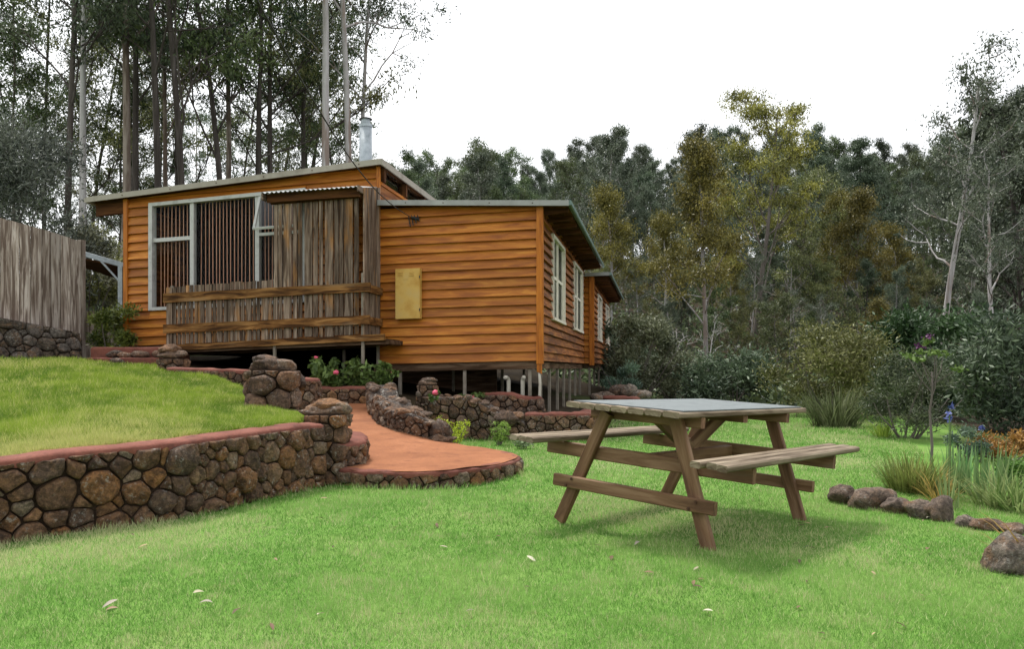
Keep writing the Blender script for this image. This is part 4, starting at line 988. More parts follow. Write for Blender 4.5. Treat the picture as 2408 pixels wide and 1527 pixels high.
# --- power cable and its insulators
ins_a, ins_z = HF(968, 512, -.06)
w0 = HC + AX * ins_a + SX * -.06; zc = ins_z + float(sag(ins_a))
end = P(540, -120, 5.2)
pts = [np.array([w0[0], w0[1], zc]) * (1 - t) + end * t - np.array([0, 0, .35 * math.sin(math.pi * t)]) for t in np.linspace(0, 1, 24)]
vv, ff, uv = tube(pts, .007, 6)
tag(obj('power_cable', vv, ff, 'wire', None, base=tuple(pts[0])), 'thin black overhead cable slanting down to the wing wall', 'cable')
brk = thing('cable_bracket', 'dark cable bracket with looped wires on the wing wall', 'bracket', (w0[0], w0[1], zc))
for k in range(4):
    a = ins_a - .06 + k * .05; q = [HC + AX * (a + .05 * math.sin(t * 3.1)) + SX * (-.045 - .05 * math.sin(t * 3.1)) for t in np.linspace(0, 1, 8)]
    pts2 = [(p_[0], p_[1], zc - .20 * math.sin(t * 3.14) * (1 - .15 * k) + .04) for p_, t in zip(q, np.linspace(0, 1, 8))]
    vv, ff, uv = tube(pts2, .009, 6); obj('loop', vv, ff, 'wire', brk, base=(w0[0], w0[1], zc))
q = HC + AX * (ins_a + .12) + SX * -.05
vv, ff, uv = tube([(w0[0], w0[1] - .02, zc), (q[0], q[1], zc - .03)], .022, 8); obj('clamp', vv, ff, 'wire', brk, base=(w0[0], w0[1], zc))

# ------------------------------------------------------------------ picnic table
TB = dict(x=1.128, y=4.973, z=-.979 + EZ, yaw=.816, ta=-.022, tb=-.047, A=.61, Bf=.516, T=.241, L=.833, W=.399, M=.918, b0=.546, b1=.711, q=.497)
tc, ts = math.cos(TB['yaw']), math.sin(TB['yaw'])
table = thing('picnic_table', 'weathered timber A-frame picnic table with grey sheet on top', 'picnic table', (TB['x'], TB['y'], TB['z']))
LEAN = .045
def T_(a, b, z):
    x = a * tc + b * ts - z * (TB['ta'] * tc + TB['tb'] * ts) + LEAN * (z - .35)
    y = a * ts - b * tc - z * (TB['ta'] * ts - TB['tb'] * tc)
    return Vector((x, y, z + TB['ta'] * a + TB['tb'] * b))
def tbeam(name, mat, p0, p1, w, h, up=(0, 0, 1), ch=.006, parent=None):
    u0 = T_(*up) - T_(0, 0, 0)
    v, f, uv = beam(T_(*p0), T_(*p1), w, h, up=u0, ch=ch); uo = rnd.uniform(0, 30)
    return obj(name, v, f, mat, parent or table, uv=[(a + uo, b) for a, b in uv])
Af, Bf, Tt, Lh, Wh, Mh = TB['A'], TB['Bf'], TB['T'], TB['L'], TB['W'], TB['M']
# legs: two A-frames, then the rails bolted to them
for sa in (-1, 1):
    for sb in (-1, 1):
        k = 1.03
        tbeam('leg', 'table_wood', (sa * Af, sb * Bf * k, -.03), (sa * Af, sb * Tt, .685),   .042, .080, up=(0, 1, 0))
    o = sa * .048
    tbeam('foot_rail', 'table_wood', (sa * Af + o, -.56, .235), (sa * Af + o, .56, .235), .042, .075)
    tbeam('bench_rail', 'table_wood', (sa * Af - o, -.715, .425), (sa * Af - o, .715, .425), .042, .085)
    tbeam('top_batten', 'table_wood', (sa * Af - o, -.385, .678), (sa * Af - o, .385, .678), .045, .065)
    for sb in (-1, 1):
        bb = sb * (Bf - (Bf - Tt) * .235 / .685)
        for dz in (-.022, .022):
            p = (sa * Af + o + sa * .0235, bb + sb * .01 + dz * .9, .235 + dz); pp = (p[0] + sa * .006, p[1], p[2])
            vv, ff, uv = tube([T_(*p), T_(*pp)], .009, 8); obj('bolt', vv, ff, 'bolt', table, uv=uv)
    # diagonal brace from the bench rail up to the middle of the top
    tbeam('brace', 'table_wood', (sa * (Af - .07), 0, .43), (sa * .04 - sa * .02, 0, .69), .045, .085, up=(1, 0, .5)) if False else None
tbeam('brace', 'table_wood', (-.035, .02, .46), (-.50, .02, .70), .045, .085, up=(0, 0, 1))
tbeam('brace', 'table_wood', (.035, -.02, .46), (.50, -.02, .70), .045, .085, up=(0, 0, 1))
tbeam('centre_rail', 'table_wood', (-Af + .07, 0, .415), (Af - .07, 0, .415), .045, .08)
tbeam('centre_batten', 'table_wood', (0, -.36, .685), (0, .36, .685), .06, .05)
npl = 7; pw = 2 * Wh / npl
for i in range(npl):
    b = -Wh + pw * (i + .5); j = rnd.uniform(-.012, .012)
    tbeam('top_plank', 'table_top_wood', (-Lh + j, b, .727), (Lh + j * .6, b, .727), pw - .010, .032, ch=.007)
sv = []
sheet = [(-Lh * .93, -Wh * .95), (Lh * .93, -Wh * .95), (Lh * .93, Wh * .95), (-Lh * .93, Wh * .95)]
sv = [T_(a, b, .7435) for a, b in sheet] + [T_(a, b, .750) for a, b in sheet]
obj('top_sheet', sv, BOXF, 'sheet_top', table, uv=[(q[0], q[1]) for q in sv])
for sb in (-1, 1):
    bw = (TB['b1'] - TB['b0']) / 3 + .020
    for i in range(3):
        b = sb * (TB['b0'] + .022 + i * bw); j = rnd.uniform(-.02, .02)
        tbeam('bench_plank', 'table_top_wood', (-Mh + j, b, .494), (Mh + j, b, .494), bw - .014, .034, ch=.008)

# ------------------------------------------------------------------ plank fence on the left, carport behind
fence = thing('plank_fence', 'tall silver-grey vertical plank fence at left edge', 'fence', tuple(FA))
fl = float(np.linalg.norm((FB - FA)[:2])); t = -.9; fn = np.array([-fd[1], fd[0], 0])
fh0, fh1 = float(P(0, 512, 11.6)[2]), float(P(197, 567, 12.6)[2])
k = 0
while t < 1.0:
    w_ = rnd.choice((.12, .14, .15, .16)); e = min(t + w_ / fl, 1.0)
    if e - t < .02: break
    p0, p1 = fence_pt(t), fence_pt(e - .010 / fl); off = fn * rnd.uniform(-.012, .010); jj = rnd.uniform(-.012, .012)
    h0, h1 = fh0 + (fh1 - fh0) * t + jj, fh0 + (fh1 - fh0) * e + jj
    v = [p0 + off, p1 + off, p1 + off + fn * .022, p0 + off + fn * .022]
    v = [q - FA for q in v]; top = [np.array([q[0], q[1], h - FA[2]]) for q, h in zip(v, (h0, h1, h1, h0))]
    obj('plank', v + top, BOXF, 'fence_wood', fence, uv=[(q[2], q[0] * .8 + q[1] * .6 + k) for q in v + top]); t = e; k += 1
for z in (.35, 1.2):
    a, b = fence_pt(-.9) - FA + fn * .05 + np.array([0, 0, z]), fence_pt(.99) - FA + fn * .05 + np.array([0, 0, z])
    vv, ff, uv = beam(a, b, .04, .09); obj('rail', vv, ff, 'fence_wood', fence, uv=uv)
a = fence_pt(1.0) - FA + fn * .06; vv, ff, uv = beam((a[0] + .03, a[1], -.6), (a[0] + .03, a[1], fh1 - FA[2] + .02), .09, .09, up=(0, 1, 0)); obj('post', vv, ff, 'fence_wood', fence, uv=uv)
# rear fence
r0, r1 = P(165, 800, 15.5), P(300, 800, 16.2)
rf = thing('rear_fence', 'dark weathered plank fence under the carport roof', 'fence', (r0[0], r0[1], 1.2))
nrf = 12; dv = (r1 - r0) / nrf
for i in range(nrf + 2):
    a = r0 + dv * i; b = r0 + dv * (i + .95); z1 = P(197, 722, 15.5)[2] - .01 * i - .02 * i * .35
    v = [(q[0] - r0[0], q[1] - r0[1] + o, z - 1.2) for z in (1.0, z1 + rnd.uniform(-.02, .02)) for q, o in ((a, 0), (b, 0), (b, .02), (a, .02))]
    obj('plank', v, BOXF, 'fence_wood', rf, uv=[(q[2], q[0]) for q in v])
# carport
c0, c1 = P(150, 645, 13.6), P(297, 695, 14.0)
cp_top = lambda u, d: P(u, 655 + (u - 200) * .41, d)
cpt = thing('carport', 'grey steel carport frame with post and diagonal brace beside fence', 'carport', (P(290, 700, 14.0)[0], 14.0, 1.2))
cb = np.array(cpt.location)
q0, q1 = P(140, 581, 13.7), P(300, 627, 14.0)
vv, ff, uv = beam(q0 - cb, q1 - cb, .05, .09); obj('beam', vv, ff, 'galv', cpt, uv=uv)
pb = P(289, 640, 13.95); vv, ff, uv = beam((pb[0] - cb[0], pb[1] - cb[1] - .06, -.1), (pb[0] - cb[0], pb[1] - cb[1] - .06, pb[2] - cb[2] + .09), .085, .085, up=(0, 1, 0)); obj('post', vv, ff, 'galv', cpt, uv=uv)
d0, d1 = P(240, 614, 13.84), P(289, 668, 13.95); vv, ff, uv = beam(d0 - cb - np.array([0, .05, 0]), d1 - cb - np.array([0, .05, 0]), .035, .035); obj('brace', vv, ff, 'galv', cpt, uv=uv)
v = [q0 - cb + np.array([-.6, .03, -.03]), q1 - cb + np.array([0, .03, -.03]), q1 - cb + np.array([0.5, 3.4, -.35]), q0 - cb + np.array([-.2, 3.4, -.35])]
v = v + [q + np.array([0, 0, .03]) for q in v]; obj('roof', v, BOXF, 'soffit', cpt, uv=[(q[0], q[1]) for q in v])

# ------------------------------------------------------------------ vegetation
def leaves(points, rg, length, width, down=.55, tint_a=(.05, .09, .03), tint_b=(.12, .17, .06), out=None, bright=None):
    """one bent-free diamond leaf (two triangles) per point; numpy arrays of verts, faces and per-vertex colours"""
    n = len(points); pts = np.asarray(points)
    d = rg.normal(size=(n, 3)); d[:, 2] -= down * 2.0
    if out is not None: d += out
    d /= np.linalg.norm(d, axis=1, keepdims=True) + 1e-9
    r = rg.normal(size=(n, 3)); s = np.cross(d, r); s /= np.linalg.norm(s, axis=1, keepdims=True) + 1e-9
    L = length * rg.uniform(.6, 1.3, (n, 1)); W = width * rg.uniform(.7, 1.25, (n, 1))
    a = pts - d * L * .5; b = pts + s * W * .5; c = pts + d * L * .5; e = pts - s * W * .5
    v = np.stack([a, b, c, e], 1).reshape(-1, 3)
    f = (np.arange(n)[:, None] * 4 + np.array([0, 1, 2, 3])[None]).astype(np.int32)
    t = rg.uniform(0, 1, (n, 1)) if bright is None else np.clip(bright[:, None] + rg.normal(0, .22, (n, 1)), 0, 1)
    col = np.array(tint_a) * (1 - t) + np.array(tint_b) * t
    col = np.repeat(np.concatenate([col, np.ones((n, 1))], 1), 4, 0)
    return v, f, col
def blob(rg, c, r, n, flat=.6, shell=.45):
    d = rg.normal(size=(n, 3)); d /= np.linalg.norm(d, axis=1, keepdims=True)
    k = np.minimum(np.abs(rg.normal(.55, .32, (n, 1))), 1.45)          # feathery: no hard outline
    return np.asarray(c) + d * k * r * np.array([1, 1, flat])
class TreeMesh: pass
def limb(rg, mb, p, d, L, r0, r1, n=5, gnarl=.25, lift=.15, sides=5):
    pts = [np.array(p)]; d = np.array(d, dtype=float); d /= np.linalg.norm(d)
    for i in range(n):
        d = d + rg.normal(size=3) * gnarl * .5; d[2] += lift * .3; d /= np.linalg.norm(d)
        pts.append(pts[-1] + d * L / n)
    rad = [r0 + (r1 - r0) * i / n for i in range(n + 1)]
    v, f, uv = tube([tuple(q) for q in pts], rad, sides, cap=False); mb.add(v, f, uv); return pts
def make_tree(seed, H, base=.45, spread=.22, limbs=11, r0=.16, sub=3, clump=.9, per=90, leaf=(.26, .075), tints=((.04, .07, .03), (.11, .15, .06)), flat=.65, lean=.03, gnarl=.25, fork=False, taper_crown=.6, limb_up=.9, droop=.55, extra=None, thin=1.0):
    rg = np.random.default_rng(seed); wood_ = MB(); cl = []
    # trunk
    n = 9; pts = [np.zeros(3) - np.array([0, 0, .6])]; d = np.array([rg.normal() * lean, rg.normal() * lean, 1.0])
    for i in range(n):
        d = d + np.array([rg.normal() * lean, rg.normal() * lean, 0]); d /= np.linalg.norm(d); pts.append(pts[-1] + d * (H * .97 + .6) / n)
    rad = [r0 * (1.15 - .95 * (i / n) ** .9) + .015 for i in range(n + 1)]; rad[0] *= 1.3
    v, f, uv = tube([tuple(q) for q in pts], rad, 8, cap=False); wood_.add(v, f, uv)
    P_ = np.array(pts)
    def trunk(t):
        x = t * n; i = min(int(x), n - 1); return P_[i] * (1 - x + i) + P_[i + 1] * (x - i)
    for k in range(limbs):
        t = base + (1 - base) * (k + rg.uniform(0, .8)) / limbs; t = min(t, .99)
        ang = k * 2.4 + rg.uniform(-.5, .5); q = (t - base) / (1 - base)
        L = H * spread * (1.15 - taper_crown * q) * rg.uniform(.7, 1.2)
        up = limb_up * rg.uniform(.6, 1.3)
        lp = limb(rg, wood_, trunk(t), (math.cos(ang), math.sin(ang), up), L, r0 * (.42 - .25 * q), .018, 5, gnarl, .25)
        for j in range(sub):
            m = lp[rg.integers(2, 6)]
            a2 = ang + rg.uniform(-1.4, 1.4)
            sp = limb(rg, wood_, m, (math.cos(a2), math.sin(a2), rg.uniform(.1, 1.1)), L * rg.uniform(.3, .6), .03, .010, 3, gnarl, .2, 4)
            cl.append((sp[-1], clump * rg.uniform(.6, 1.15)))
            if rg.random() < .45: cl.append((sp[1], clump * rg.uniform(.4, .7)))
        cl.append((lp[-1], clump * rg.uniform(.7, 1.2)))
        if t > .6: cl.append((lp[3], clump * rg.uniform(.6, .9))); cl.append((lp[1], clump * rg.uniform(.5, .8)))
    cl.append((P_[-1], clump))
    pts_, br, ot = [], [], []
    for c, r in cl:
        m = max(8, int(per * (r / clump) ** 2 * thin)); b = blob(rg, c - np.array([0, 0, r * .1]), r * 1.1, m, flat * 1.15)
        pts_.append(b); br.append(np.full(m, rg.uniform(.1, .85))); ot.append((b - c) / r * .6)
    pts_ = np.concatenate(pts_); br = np.concatenate(br); ot = np.concatenate(ot)
    lv = leaves(pts_, rg, leaf[0], leaf[1], droop, tints[0], tints[1], ot, br)
    return wood_, lv
PROTO = {}
def proto(key, wood_mat, **k):
    wd, (v, f, c) = make_tree(**k)
    tm = bpy.data.meshes.new('trunk'); tm.from_pydata(wd.v, [], wd.f); tm.materials.append(MAT[wood_mat])
    tm.polygons.foreach_set('use_smooth', np.ones(len(tm.polygons), dtype=bool))
    o = obj('crown', v, f, 'leaf', None, tint=c); cm = o.data; bpy.data.objects.remove(o)
    PROTO[key] = (tm, cm, k['H'])
GREY = ((.045, .065, .042), (.175, .21, .135)); OLIVE = ((.050, .062, .024), (.215, .22, .075)); GOLD = ((.068, .072, .022), (.30, .26, .055)); LGREY = ((.030, .052, .028), (.135, .180, .095)); LMID = ((.028, .052, .018), (.130, .180, .062))
DARK = ((.026, .042, .024), (.115, .150, .085)); MID = ((.042, .065, .026), (.155, .20, .075)); GREEN = ((.03, .07, .014), (.11, .20, .035)); SAGE = ((.07, .09, .05), (.22, .25, .14))
# tall forest trees behind the house
proto('gum_a', 'bark_dark', seed=1, H=22, base=.36, spread=.17, limbs=15, r0=.112, sub=4, clump=1.0, per=150, leaf=(.21, .062), tints=LGREY, lean=.02, flat=.5)
proto('gum_b', 'bark_dark', seed=2, H=20, base=.30, spread=.19, limbs=15, r0=.10, sub=4, clump=1.0, per=150, leaf=(.21, .062), tints=LMID, lean=.05, flat=.5)
proto('gum_c', 'bark_brown', seed=3, H=24, base=.42, spread=.16, limbs=14, r0=.122, sub=4, clump=1.0, per=150, leaf=(.21, .062), tints=LGREY, lean=.015, flat=.5)
proto('gum_white', 'bark_pale', seed=4, H=24, base=.50, spread=.20, limbs=13, r0=.135, sub=4, clump=.95, per=130, leaf=(.21, .058), tints=LGREY, lean=.012, gnarl=.3, flat=.55)
proto('gum_olive', 'bark_dark', seed=5, H=19, base=.32, spread=.21, limbs=14, r0=.095, sub=4, clump=1.05, per=150, leaf=(.20, .06), tints=OLIVE, lean=.05, flat=.5)
proto('sapling', 'bark_grey', seed=6, H=14, base=.22, spread=.15, limbs=14, r0=.065, sub=3, clump=.8, per=130, leaf=(.20, .06), tints=LMID, lean=.05, flat=.55)
proto('hill_gold', 'bark_grey', seed=23, H=13, base=.28, spread=.25, limbs=15, r0=.13, sub=4, clump=.85, per=300, leaf=(.17, .052), tints=GOLD, flat=.42, lean=.03, limb_up=1.1)
proto('hill_gold_cone', 'bark_pale', seed=12, H=11, base=.30, spread=.19, limbs=17, r0=.10, sub=3, clump=.72, per=300, leaf=(.16, .05), tints=GOLD, flat=.7, taper_crown=1.0)
proto('hill_olive', 'bark_grey', seed=13, H=12, base=.28, spread=.22, limbs=15, r0=.11, sub=7, clump=.58, per=135, leaf=(.18, .055), tints=OLIVE, flat=.72, lean=.05)
proto('hill_grey', 'bark_pale', seed=14, H=13, base=.30, spread=.20, limbs=16, r0=.11, sub=7, clump=.58, per=135, leaf=(.19, .058), tints=GREY, flat=.72, lean=.04, taper_crown=.8)
proto('hill_dark', 'bark_dark', seed=15, H=12, base=.18, spread=.21, limbs=17, r0=.12, sub=7, clump=.58, per=135, leaf=(.19, .058), tints=DARK, flat=.72, lean=.04, taper_crown=.8)
proto('hill_pine', 'bark_dark', seed=16, H=13, base=.12, spread=.20, limbs=26, r0=.12, sub=3, clump=.62, per=240, leaf=(.18, .055), tints=DARK, flat=.7, taper_crown=1.05, limb_up=.35, lean=.01)
proto('hill_white', 'bark_pale', seed=17, H=14, base=.48, spread=.18, limbs=13, r0=.13, sub=3, clump=.62, per=120, leaf=(.16, .05), tints=GREY, lean=.035, gnarl=.35, limb_up=1.3)
proto('hill_mid', 'bark_grey', seed=18, H=11, base=.2, spread=.22, limbs=16, r0=.10, sub=7, clump=.56, per=135, leaf=(.18, .055), tints=MID, flat=.72, lean=.05)
proto('dead', 'bark_pale', seed=19, H=9, base=.3, spread=.26, limbs=12, r0=.08, sub=4, clump=.5, per=4, leaf=(.15, .05), tints=GREY, gnarl=.6, lean=.08)
NTREE = 0
def plant(key, name, label, u, d, top_v=None, scale=None, rz=None, group=None, base_z=None, dx=0, wide=1.0):
    """stand a tree on the terrain in the direction of column u at distance d; top_v gives its height from the photograph"""
    tm, cm, H = PROTO[key]; x = (u - CX) / F * d + dx; z = tz(x, d) if base_z is None else base_z
    s = scale if scale is not None else (float(P(u, top_v, d)[2]) - z) / (H * 1.03)
    t = thing(name, label, 'tree', (x, d, z - .05), rnd.uniform(0, 6.28) if rz is None else rz, group)
    t.scale = (s * wide, s * wide, s)
    for nm, me in (('trunk', tm), ('crown', cm)):
        o = bpy.data.objects.new(nm, me); COL.objects.link(o); o.parent = t
    return t
# --- individually recognisable trees
plant('gum_c', 'gum_tree', 'tall gum with peeling brown trunk rising behind the roof left end', 286, 27, scale=1.05, rz=.4)
plant('gum_a', 'gum_tree', 'thick dark-trunked gum just right of the peeling brown gum', 312, 30, scale=1.1, rz=1.4)
plant('gum_a', 'gum_tree', 'thick dark straight gum behind the left third of roof', 378, 26, scale=1.0, rz=2.9)
plant('gum_b', 'gum_tree', 'dark leaning gum behind the middle of the roof', 470, 27, scale=1.1, rz=5.2)
plant('gum_b', 'gum_tree', 'dark slender gum leaning right behind the roof middle', 545, 30, scale=1.15, rz=3.8)
plant('gum_olive', 'gum_tree', 'olive-crowned gum behind the balcony side of roof', 610, 32, scale=1.15, rz=.6)
plant('gum_a', 'gum_tree', 'dark gum left of the straight white gum', 640, 34, scale=1.05, rz=4.4)
plant('gum_white', 'gum_tree', 'straight white-trunked gum left of the flue', 768, 27, scale=1.05, rz=2.2)
plant('gum_white', 'gum_tree', 'white-trunked gum just left of the flue with airy crown', 822, 29, scale=.95, rz=.9)
plant('gum_white', 'gum_tree', 'second slimmer white gum beside the flue', 845, 33, scale=.8, rz=4.0)
plant('gum_a', 'gum_tree', 'dark-trunked gum above the plank fence', 152, 26, scale=.95, rz=.2)
plant('gum_white', 'gum_tree', 'pale forked gum between the fence and roof end', 192, 29, scale=.95, rz=5.5)
plant('gum_olive', 'gum_tree', 'golden-topped gum left of straight white gum', 690, 36, scale=1.25, rz=2.0)
plant('hill_gold', 'gum_tree', 'largest golden-green gum with domed crown above the table', 1770, 40, 235, rz=.3, wide=.98)
plant('hill_gold_cone', 'gum_tree', 'golden gum with pale branching trunk left of the largest golden gum', 1668, 33, 300, rz=2.1, wide=.95)
plant('hill_olive', 'gum_tree', 'olive gum close right of the largest golden gum', 1862, 42, 330, rz=1.3, wide=.9)
plant('hill_gold_cone', 'gum_tree', 'slim golden gum low between cabin end and branching pale gum', 1560, 44, 480, rz=.4)
plant('hill_gold_cone', 'gum_tree', 'narrow golden cone-shaped gum beyond the cabin end', 1437, 40, 412, rz=1.0)
plant('hill_gold_cone', 'gum_tree', 'golden cone-shaped gum mid hillside on the right', 2022, 42, 432, rz=3.2)
plant('hill_gold_cone', 'gum_tree', 'smaller golden gum left of the mid hillside golden cone', 1952, 45, 432, rz=4.9)
plant('hill_gold_cone', 'gum_tree', 'low golden gum right of the mid hillside golden cone', 2108, 43, 510, rz=.7)
plant('hill_olive', 'gum_tree', 'broad olive gum in front of the golden hillside trees', 1985, 36, 560, rz=2.6)
plant('hill_white', 'gum_tree', 'tall sparse white gum standing above the hillside right', 2205, 26, 165, rz=1.9)
plant('hill_white', 'gum_tree', 'leaning grey-trunked gum at right edge', 2350, 22, 330, rz=4.3)
plant('hill_dark', 'gum_tree', 'dark leafy gum crowding the upper right corner', 2395, 33, 205, rz=1.2, wide=1.1)
plant('hill_dark', 'gum_tree', 'dark tree behind the tall sparse white gum', 2300, 40, 260, rz=3.0)
plant('hill_pine', 'conifer', 'pointed dark conifer on the skyline right of the golden gum', 1915, 62, 293, rz=.5)
plant('hill_pine', 'conifer', 'broad pointed conifer on the skyline far right', 2030, 60, 305, rz=2.5, wide=1.1)
plant('hill_grey', 'gum_tree', 'tall grey-green gum on skyline above the wing roof end', 1400, 60, 298, rz=1.1)
plant('hill_grey', 'gum_tree', 'rounded grey-green gum on skyline above the wing', 1120, 58, 335, rz=2.7)
plant('hill_pine', 'gum_tree', 'narrow dark gum on skyline right of the rounded one', 1180, 64, 355, rz=.1, wide=.8)
plant('hill_grey', 'gum_tree', 'grey-green gum on skyline nearest the main roof end', 1010, 52, 362, rz=5.1)
plant('hill_mid', 'green_tree', 'bright green bushy tree below the largest golden gum', 1820, 24, 690, rz=.8)
plant('dead', 'dead_tree', 'bare crooked grey tree behind the table top', 1655, 20, 735, rz=1.0)
plant('dead', 'dead_tree', 'bare twisted branches left of the crooked grey tree', 1615, 21, 745, rz=3.5)
# --- the rest of the forest
fr_ = random.Random(99)
LEFT_LB = {'gum_a': 'dark-trunked grey-green gum in the background forest behind cabin', 'gum_b': 'thin crooked gum in the background forest behind cabin', 'gum_c': 'brown-trunked gum in the background forest behind cabin', 'gum_olive': 'olive-leaved gum in the background forest behind cabin', 'sapling': 'young grey-stemmed gum in the background forest behind cabin'}; LEFT_G = 'forest trees behind the cabin'
for d, u0, u1, st in ((35, 20, 860, 105), (46, -60, 900, 82), (60, -60, 960, 72)):
    u = u0
    while u < u1:
        k = fr_.choice(('gum_a', 'gum_b', 'gum_b', 'sapling', 'gum_olive', 'gum_c', 'sapling'))
        sc = fr_.uniform(.75, 1.1) * (1.0 if k != 'sapling' else 1.1)
        if u > 700: sc *= .62
        if d > 55: sc *= .7
        plant(k, 'gum_tree', LEFT_LB[k], u + fr_.uniform(-20, 20), d + fr_.uniform(-3, 3), scale=sc, group=LEFT_G); u += st * fr_.uniform(.8, 1.25)
HILL_LB = {'hill_grey': 'grey-green gum in the dense forest covering the hillside', 'hill_dark': 'dark green gum in the dense forest covering the hillside', 'hill_mid': 'mid-green gum in the dense forest covering the hillside',
    'hill_olive': 'olive gum in the dense forest covering the hillside', 'hill_white': 'thin-crowned white-trunked gum in the hillside forest', 'hill_gold_cone': 'small golden-leaved gum scattered through the hillside forest', 'dead': 'bare dead tree standing in the hillside forest'}; HILL_G = 'hillside forest trees'
sky_v = lambda u: np.interp(u, [950, 1060, 1130, 1250, 1400, 1500, 1600, 1750, 1900, 2000, 2100, 2200, 2300, 2420], [390, 372, 345, 368, 315, 345, 325, 300, 325, 335, 345, 330, 280, 225])
for d, u0, u1, st, hi in ((32, 1500, 2480, 95, .34), (39, 1440, 2480, 82, .48), (48, 1330, 2480, 74, .62), (60, 1080, 2480, 66, .78), (74, 960, 2480, 58, .90), (92, 930, 2480, 50, 1.0), (106, 930, 2480, 46, 1.0), (122, 930, 2480, 44, .92)):
    u = u0
    while u < u1:
        uu = u + fr_.uniform(-25, 25); dd = d * fr_.uniform(.94, 1.06)
        k = fr_.choice(('hill_grey', 'hill_grey', 'hill_dark', 'hill_mid', 'hill_olive', 'hill_white', 'hill_white', 'hill_gold_cone', 'dead') if d < 60 else ('hill_grey', 'hill_dark', 'hill_grey', 'hill_dark', 'hill_mid') if d < 115 else ('hill_dark', 'hill_mid'))
        if 50 < d < 115 and uu < 1500: k = fr_.choice(('hill_grey', 'hill_grey', 'hill_mid'))
        tv = 867 - (867 - float(sky_v(uu))) * hi * (fr_.uniform(.86, 1.05) if d < 85 else fr_.uniform(.90, 1.06))
        plant(k, 'gum_tree' if k != 'dead' else 'dead_tree', HILL_LB[k], uu, dd, tv, group=HILL_G, wide=fr_.uniform(.75, 1.05)); u += st * fr_.uniform(.8, 1.2)

# --- shrubs
def shrub_mesh(seed, rx, ry, rz_, n, leaf, tints, shell=.55, lumps=14, droop=.0, stems=8, up=.5):
    rg = np.random.default_rng(seed); pts, br, ot = [], [], []
    for i in range(lumps):
        a = rg.uniform(0, 6.28); e = rg.uniform(-1.0, 1.0); k = rg.uniform(.45, .85)
        c = np.array([math.cos(a) * rx * k * math.sqrt(max(0, 1 - e * e * .7)), math.sin(a) * ry * k * math.sqrt(max(0, 1 - e * e * .7)), rz_ * (.54 + .40 * e)])
        r = min(rx, ry, rz_) * rg.uniform(.35, .6)
        b = blob(rg, c, r, n // lumps, .8, shell); pts.append(b)
        br.append(np.full(len(b), rg.uniform(.15, .8))); ot.append((b - c) / r)
    pts = np.concatenate(pts); ok = pts[:, 2] > .02; ot = np.concatenate(ot)[ok]; ot[:, 2] += up
    lv = leaves(pts[ok], rg, leaf[0], leaf[1], droop, tints[0], tints[1], ot * 1.2, np.concatenate(br)[ok])
    mb = MB()
    for i in range(stems):
        a = rg.uniform(0, 6.28); limb(rg, mb, (.05 * math.cos(a), .05 * math.sin(a), -.1), (math.cos(a) * .8, math.sin(a) * .8, 1.1), rz_ * rg.uniform(.6, .95), .02, .006, 5, .3, .2, 4)
    return mb, lv
def shrub(name, label, loc, seed, rx, ry, rz_, n, leaf, tints, bark_='bark_grey', cat='shrub', group=None, **k):
    mb, (v, f, c) = shrub_mesh(seed, rx, ry, rz_, n, leaf, tints, **k)
    t = thing(name, label, cat, tuple(loc), 0, group)
    obj('stems', mb.v, mb.f, bark_, t, smooth=True); obj('foliage', v, f, 'leaf', t, tint=c); return t
def on(u, d): x = (u - CX) / F * d; return (x, d, tz(x, d))
BRONZE = ((.07, .085, .025), (.25, .265, .095)); FERN = ((.035, .05, .027), (.13, .155, .08)); BLUEG = ((.05, .085, .06), (.14, .20, .13)); ORANGE = ((.12, .055, .015), (.36, .19, .05))
shrub('shrub', 'large olive feathery shrub right of the picnic table', on(1950, 15.5), 31, 1.35, 1.1, 1.75, 15000, (.10, .028), BRONZE, lumps=22)
shrub('shrub', 'dark fine-leaved rounded shrub at the lawn edge', on(2130, 11.0), 32, .70, .65, 1.25, 9000, (.075, .016), FERN, lumps=18)
shrub('shrub', 'small dome-shaped blue-green shrub behind the irises', on(2282, 8.6), 33, .23, .22, .36, 2600, (.04, .016), BLUEG, lumps=10)
shrub('shrub', 'pale sage shrub standing beside the far cabin end', on(1500, 19.5), 34, .95, .9, 2.2, 9000, (.13, .035), SAGE, lumps=20)
shrub('shrub', 'sage shrub right of the far cabin end with dark base', on(1590, 20.5), 35, 1.0, .9, 1.4, 7000, (.13, .035), SAGE, lumps=16)
shrub('shrub', 'low blue-green shrub close to the far cabin stilts', on(1462, 17.5), 36, .40, .38, .85, 3200, (.12, .02), BLUEG, lumps=10, up=1.2)
shrub('shrub', 'dark round shrub left of the sage shrub', on(1465, 23), 37, 1.1, 1.0, 2.6, 6000, (.14, .05), DARK, lumps=14)
shrub('shrub', 'dark shrub behind the far lawn between sage and olive shrubs', on(1720, 18.5), 38, 1.3, 1.0, 1.3, 8000, (.13, .04), DARK, lumps=16)
shrub('shrub', 'dark evergreen mass at right behind the sapling', on(2390, 13.5), 39, 1.3, 1.2, 2.1, 15000, (.13, .04), DARK, lumps=26)
shrub('shrub', 'dark green shrub behind the purple-flowered sapling', on(2190, 17), 40, 1.5, 1.2, 2.8, 12000, (.14, .05), ((.014, .035, .012), (.055, .10, .035)), lumps=22)
shrub('shrub', 'orange-leaved low shrub at the right edge beyond irises', on(2350, 8.8), 41, .50, .35, .30, 3000, (.05, .022), ORANGE, lumps=14)
shrub('shrub', 'fresh green ground shrub at the right edge below irises', on(2395, 6.9), 42, .30, .25, .22, 1800, (.045, .02), GREEN, lumps=10)
shrub('shrub', 'olive conifer shrub at the left cabin corner before rear fence', (P(265, 800, 13.0)[0], 13.0, 1.15), 43, .42, .38, .95, 5000, (.09, .022), ((.03, .045, .008), (.16, .18, .03)), lumps=16)
